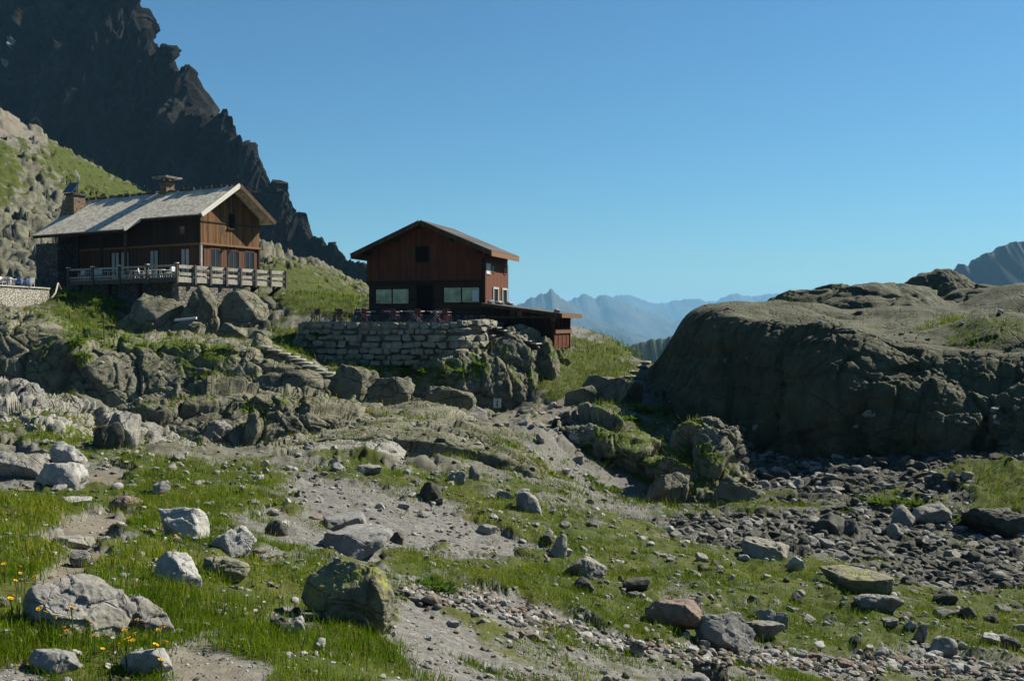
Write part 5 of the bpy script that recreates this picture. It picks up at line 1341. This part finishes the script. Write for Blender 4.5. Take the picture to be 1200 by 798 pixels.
def grass():
    def layer(name, n, r0, r1, seed, per, hh, wpx, two, thr, label, spread):
        x, y, rs = sample(n, r0, r1, seed=seed)
        p, nn = drop(x, y); g = cover(p, 'grass'); r = np.hypot(p[:, 0], p[:, 1])
        f = g + .55 * fbm(p * np.array([1, 1, .3]) * .9, 3, 51) + .2 * fbm(p * 3.1, 2, 57)
        lush = sstep(thr, thr + .45, f)
        keep = (lush > .02) & (rs.uniform(size=len(p)) < lush + .08) & (nn[:, 2] > .5)
        p, r, lush = p[keep], r[keep], lush[keep]
        q = np.repeat(p, per, 0); rq = np.repeat(r, per); lq = np.repeat(lush, per)
        q = q + np.c_[rs.normal(0, 1, (len(q), 2)) * (spread * rq)[:, None], np.zeros(len(q))]
        h = hh(rq) * (.55 + .6 * lq) * rs.uniform(.5, 1.35, len(q)) * (.5 + .9 * np.clip(fbm(q * 1.6, 3, 33) + .5, 0, 1))
        w = np.maximum(.0045, rq / 1007 * wpx) * rs.uniform(.7, 1.3, len(q))
        t = tints(np.repeat(p, per, 0), rs, -.08 * np.clip((rq - 30) / 30, 0, 1) - .18 * (lq - .5))
        o = blades(name, q, None, h, w, t, seed + 5, two=two)
        tag(o, label, 'grass', kind='stuff')
    layer('grass', 62000, 3.6, 13.5, 101, 4, lambda r: .045 + .011 * np.clip(r - 4, 0, 4), .62, True, .42, 'tall green grass on the bank around the flowers', .0055)
    layer('grass', 72000, 12.5, 34, 102, 4, lambda r: np.full(len(r), .10), .7, False, .36, 'short green turf of the meadow', .006)
    layer('grass', 60000, 30, 105, 103, 4, lambda r: .16 + .002 * r, .85, False, .36, 'rough grass on the ledges and slopes around the huts', .006)
    layer('grass', 16000, 100, 230, 104, 3, lambda r: .12 + .001 * r, 1.0, False, .62, 'grass patches on the sunlit hillside behind the long hut', .006)

def leafy_plants():
    """clumps of broad leaves"""
    rs = np.random.RandomState(9)
    def clump(seed):
        r2 = np.random.RandomState(seed); V, F, T = [], [], []
        for k in range(150):
            a = r2.uniform(0, 6.28); el = r2.uniform(.1, 1.4); L = r2.uniform(.35, 1.0); base = np.array([math.cos(a), math.sin(a), 0]) * r2.uniform(0, .45)
            d = np.array([math.cos(a) * math.cos(el), math.sin(a) * math.cos(el), math.sin(el)]); s = np.array([-math.sin(a), math.cos(a), 0]) * r2.uniform(.06, .12)
            c = base + d * L * .6; t = base + d * L + np.array([0, 0, -.12]); o = len(V) * 4
            V.append([base + d * L * .25, c - s, t, c + s]); F.append([o, o + 1, o + 2, o + 3])
            T.append([np.array([.04, .10, .014]) * r2.uniform(.6, 1.6)] * 4)
        return np.array(V).reshape(-1, 3), np.array(F), np.array(T).reshape(-1, 3)
    spots = [(350, 398, 26), (362, 402, 24), (342, 410, 22), (372, 394, 20), (266, 410, 18), (88, 402, 22), (95, 418, 20), (80, 350, 22), (115, 356, 20), (140, 362, 20), (402, 436, 20), (420, 440, 22), (440, 438, 18), (478, 436, 18), (495, 437, 22), (520, 440, 20), (540, 436, 20), (562, 428, 20),
             (505, 688, 34), (520, 692, 30), (490, 690, 24), (1010, 585, 22), (1030, 590, 24), (1052, 588, 20), (1075, 592, 22), (1120, 612, 30), (1112, 600, 22), (925, 604, 16), (990, 600, 18), (752, 482, 26), (775, 484, 22), (740, 492, 20), (700, 572, 24), (690, 562, 18), (720, 575, 20), (690, 525, 18)]
    pr = None; n = 0
    protos = [clump(5), clump(6), clump(7)]; obs = {}
    zones = [(12, 'broad-leaved green plant on the bank between the two huts', 'leafy plants on the hut banks'), (18, 'broad-leaved green plant at the foot of the dry stone wall', 'leafy plants below the dry stone wall'), (21, 'bushy bright green plant at the edge of the gravel fan', 'leafy plants by the gravel fan'), (99, 'bright green leafy plant among the gully boulders', 'leafy plants in the gully')]
    for i, (px, py, w) in enumerate(spots):
        h = look(px, py)
        if h is None: continue
        s = w * h[0].y / FPX * .62; k = i % 3
        if k not in obs: obs[k] = o = mesh_np('leafy_plant', *protos[k][:2], MT['leafy'], smooth=False, attrs={'tint': protos[k][2]})
        else: o = obs[k].copy(); COL.objects.link(o)
        o.location = h[0] - Vector((0, 0, s * .06)); o.scale = (s, s, s * .8); o.rotation_euler = (0, 0, rnd.uniform(0, 6.3))
        z = next(q for q in zones if i < q[0]); tag(o, z[1], 'plant', z[2])

def flowers():
    def head(n, r, col, cup):
        m = MB()
        for k in range(n):
            a = 2 * math.pi * k / n; c, s = math.cos(a), math.sin(a); w = r * .32
            m.hexa([(-s * w * .5, c * w * .5, 0), (s * w * .5, -c * w * .5, 0), (c * r + s * w, s * r - c * w, cup), (c * r - s * w, s * r + c * w, cup),
                    (-s * w * .5, c * w * .5, .004), (s * w * .5, -c * w * .5, .004), (c * r + s * w, s * r - c * w, cup + .003), (c * r - s * w, s * r + c * w, cup + .003)])
        m.tube([(0, 0, -.004), (0, 0, .012)], [r * .35, r * .3], 8)
        return m
    def flower(name, r, n, mat, hgt, cup, label, cat, group):
        e = empty(name, (0, 0, 0), 0, label, cat, group)
        MB().tube([(0, 0, -.05), (.01, 0, hgt * .5), (0, 0, hgt)], .0035, 5).build('stem', MT['stem'], e)
        h = head(n, r, mat, cup).build('flower_head', MT[mat], e); h.location = (0, 0, hgt); h.rotation_euler = (R(18), R(14), 0)
        return e
    yel = [(5, 682), (22, 692), (30, 700), (24, 694), (43, 702), (42, 706), (66, 720), (76, 718), (80, 723), (71, 731), (92, 734), (49, 737), (65, 738), (53, 743), (65, 747), (46, 745), (14, 722), (12, 726), (18, 700), (74, 760), (79, 762), (70, 762), (112, 770), (104, 756), (106, 761), (113, 724), (153, 738), (161, 746), (158, 768), (147, 762), (187, 766), (192, 762), (150, 786), (193, 784), (188, 794), (182, 790), (138, 780), (156, 770), (84, 752), (40, 733), (190, 597), (100, 592), (120, 776), (206, 640), (172, 636)]
    y0 = None
    for px, py in yel:
        h = look(px, py)
        if h is None: continue
        if y0 is None: y0 = o = flower('dandelion', .015, 13, 'yellow', .12, .007, 'yellow dandelion in the grass around the big long boulder', 'flower', 'dandelions in the grass')
        else: o = copy_tree(y0)
        o.location = h[0]; o.rotation_euler = (0, 0, rnd.uniform(0, 6.3)); s = rnd.uniform(.8, 1.25); o.scale = (s, s, rnd.uniform(.7, 1.3) * s)
    y0 = None
    for px, py in [(133, 766), (184, 762), (64, 744), (10, 640), (150, 690), (205, 690), (275, 728), (264, 726), (300, 735), (290, 712), (178, 678), (148, 650), (158, 651), (220, 715), (330, 690), (353, 695), (310, 720), (246, 690)]:
        h = look(px, py)
        if h is None: continue
        if y0 is None: y0 = o = flower('daisy', .013, 9, 'petal', .11, .006, 'small white flower scattered in the tall grass', 'flower', 'white flowers in the grass')
        else: o = copy_tree(y0)
        o.location = h[0]; o.rotation_euler = (0, 0, rnd.uniform(0, 6.3)); s = rnd.uniform(.8, 1.2); o.scale = (s, s, s)

# ------------------------------------------------------------------ steps, sign, small things
def small_things():
    st = [(306, 408, 24), (318, 412, 22), (328, 416, 24), (338, 420, 26), (345, 423, 26), (352, 427, 28), (360, 431, 28), (368, 435, 30), (378, 439, 30), (388, 443, 30)]
    s0 = None
    for px, py, w in st:
        h = look(px, py); q = h[0]; s = w * q.y / FPX / 2
        if s0 is None:
            v, f = rock_verts(611, 4, 12, (.55, .85), .04, .05, dims=(1, .55, .16), flat=.5); s0 = o = mesh_np('stone_step', v, f, MT['step'])
        else: o = s0.copy(); COL.objects.link(o)
        o.scale = (s, s, s * 1.2); o.location = q + Vector((0, .1, .02)); o.rotation_euler = (0, 0, rnd.uniform(-.25, .25))
        tag(o, 'flat pale stone step of the footpath between the two huts', 'step', 'stone steps between the huts')
    for px, py, w in [(738, 443, 22), (742, 437, 22), (747, 431, 24), (752, 426, 22), (757, 421, 20)]:
        h = look(px, py); q = h[0]; s = w * q.y / FPX / 2
        o = s0.copy(); COL.objects.link(o); o.scale = (s, s, s * 1.4); o.location = q + Vector((0, .1, .03)); o.rotation_euler = (0, 0, rnd.uniform(-.3, .3))
        tag(o, 'stone step of the path climbing past the green slope to the saddle', 'step', 'stone steps at the saddle')
    # small sign on the rock by the path
    q = look(583, 476)[0]; q = Vector((q.x, q.y - .25, q.z))
    r = empty('signpost', q, R(-6), 'small white sign with a red top on a post by the path', 'sign')
    MB().box(-.04, .04, -.04, .04, -.8, .55).build('post', MT['rail_dark'], r)
    p = MB().box(-.26, .26, -.08, -.05, -.08, .56, 0).build('panel', MT['paper'], r)
    MB().box(-.26, .26, -.082, -.048, .562, .78).build('red_plate', MT['red'], r)
    m = MB(); m.bar((.02, -.085, .42), (-.02, -.085, .2), .07, .01, (0, 1, 0)).bar((-.02, -.085, .2), (.07, -.085, .02), .05, .01, (0, 1, 0)).bar((-.02, -.085, .2), (-.09, -.085, .04), .05, .01, (0, 1, 0)); m.build('pictogram', MT['ink'], p)
    # white board on the blocks under the deck
    q = P(218, 374, 77.0); r = MB().hexa([(-.85, -.12, -.18), (.8, -.12, -.02), (.8, .14, .0), (-.85, .14, -.16), (-.85, -.1, -.02), (.8, -.1, .16), (.8, .16, .18), (-.85, .16, 0)]).build('board', MT['paper'], None, .01); r.location = q
    tag(r, 'white board lying across the blocks under the deck corner', 'board')
    # thin post and pipe below the long hut
    h = look(122, 398)[0]; r = MB().tube([(0, 0, -.3), (0, 0, 1.5)], .035, 8).build('post', MT['rail_dark']); r.location = h; r.name = 'fence_post'
    tag(r, 'thin lone fence post on the shaded ledge below the long hut', 'post')
    a = P(56, 352, 82); b = P(68, 332, 84)
    r = MB().tube([a, a + np.array([.35, 0, .25]), (a + b) / 2 + np.array([.2, 0, -.1]), b, b + np.array([.1, .3, -.5])], .07, 8).build('bent_pipe', MT['rail'], smooth=True); r.name = 'pipe'
    tag(r, 'pale bent pipe standing by the corner of the long hut', 'pipe')
    # stones that weigh down the shed roof
    v, f = rock_verts(77, 4, 9, (.5, .8), .05, .06); s0 = None
    for k, (x, y) in enumerate(((9.9, .1), (10.1, 1.3), (10.0, 2.4), (10.3, 3.6), (15.0, -.2))):
        if s0 is None: s0 = o = mesh_np('roof_stone', v, f, MT['white_stone'])
        else: o = s0.copy(); COL.objects.link(o)
        q = sh_world(x, y, .72 - (x - 9.2) * .132 + .26); o.location = q; o.scale = (.28, .24, .17); o.rotation_euler = (0, 0, k)
        tag(o, 'pale stone weighing down the flat shed roof', 'stone', 'stones on the shed roof')
# ------------------------------------------------------------------ light and air
SUN_AZ, SUN_EL = 31.0, 39.0                     # degrees behind straight right, degrees up
def light():
    to = Vector((math.cos(R(SUN_AZ)) * math.cos(R(SUN_EL)), math.sin(R(SUN_AZ)) * math.cos(R(SUN_EL)), math.sin(R(SUN_EL))))
    l = bpy.data.lights.new('sun', 'SUN'); l.energy = 5.0; l.angle = R(.55); l.color = (1, .93, .80)
    o = bpy.data.objects.new('sun', l); COL.objects.link(o); o.rotation_euler = to.to_track_quat('Z', 'Y').to_euler()
    w = bpy.data.worlds.new('World'); SC.world = w; w.use_nodes = True; nt = w.node_tree
    bg = nt.nodes['Background']; sk = nt.nodes.new('ShaderNodeTexSky'); sk.sky_type = 'NISHITA'; sk.sun_disc = False
    sk.sun_elevation = R(SUN_EL); sk.sun_rotation = R(90 - SUN_AZ); sk.altitude = 2300; sk.air_density = 1.5; sk.dust_density = .7; sk.ozone_density = 10.0
    mx = nt.nodes.new('ShaderNodeMix'); mx.data_type = 'RGBA'; mx.blend_type = 'MULTIPLY'; mx.inputs[0].default_value = 1; mx.inputs[7].default_value = (.70, .90, .83, 1)   # clean mountain air: little red in the sky
    nt.links.new(sk.outputs[0], mx.inputs[6]); nt.links.new(mx.outputs[2], bg.inputs[0]); bg.inputs[1].default_value = .05

def haze():
    bm = bmesh.new(); bmesh.ops.create_cube(bm, size=1)
    for v in bm.verts: v.co = Vector((v.co.x * 46000, v.co.y * 46000, (v.co.z + .5) * 1290 - 700))
    me = bpy.data.meshes.new('haze'); bm.to_mesh(me); bm.free()
    m = bpy.data.materials.new('haze'); m.use_nodes = True; t = m.node_tree; t.nodes.clear()
    out = t.nodes.new('ShaderNodeOutputMaterial'); v = t.nodes.new('ShaderNodeVolumePrincipled')
    v.inputs['Color'].default_value = (.28, .62, .95, 1); v.inputs['Density'].default_value = 5.4e-5; v.inputs['Anisotropy'].default_value = .0
    t.links.new(v.outputs[0], out.inputs[1]); me.materials.append(m)
    o = bpy.data.objects.new('haze', me); COL.objects.link(o); tag(o, 'pale blue haze over the far mountains', 'haze', kind='stuff')

# ------------------------------------------------------------------ build
mats(); settle()
GR = terrain(); tag(GR, 'rocky alpine ground with turf, gravel and paths', 'ground', kind='structure')
BR = bedrock()
TE = terrace(); left_terrace()
bpy.context.view_layer.update()
BV, SRC = bvh_of([GR] + BR + [bpy.data.objects['terrace']])
BO = boulders()
bpy.context.view_layer.update()
mountain(); far_country()
long_hut(); deck(); small_hut(); shed(); staircase(); furniture()
stones(); small_things(); leafy_plants(); flowers()
BV, SRC = bvh_of([GR] + BR + BO)
pebbles()
grass()
light(); haze()
SC.view_settings.view_transform = 'Standard'; SC.view_settings.look = 'None'
SC.view_settings.exposure = 1.2; SC.view_settings.gamma = 1
SC.cycles.use_denoising = True
SC.cycles.max_bounces = 5; SC.cycles.diffuse_bounces = 2; SC.cycles.glossy_bounces = 2; SC.cycles.transmission_bounces = 2
SC.cycles.volume_bounces = 0
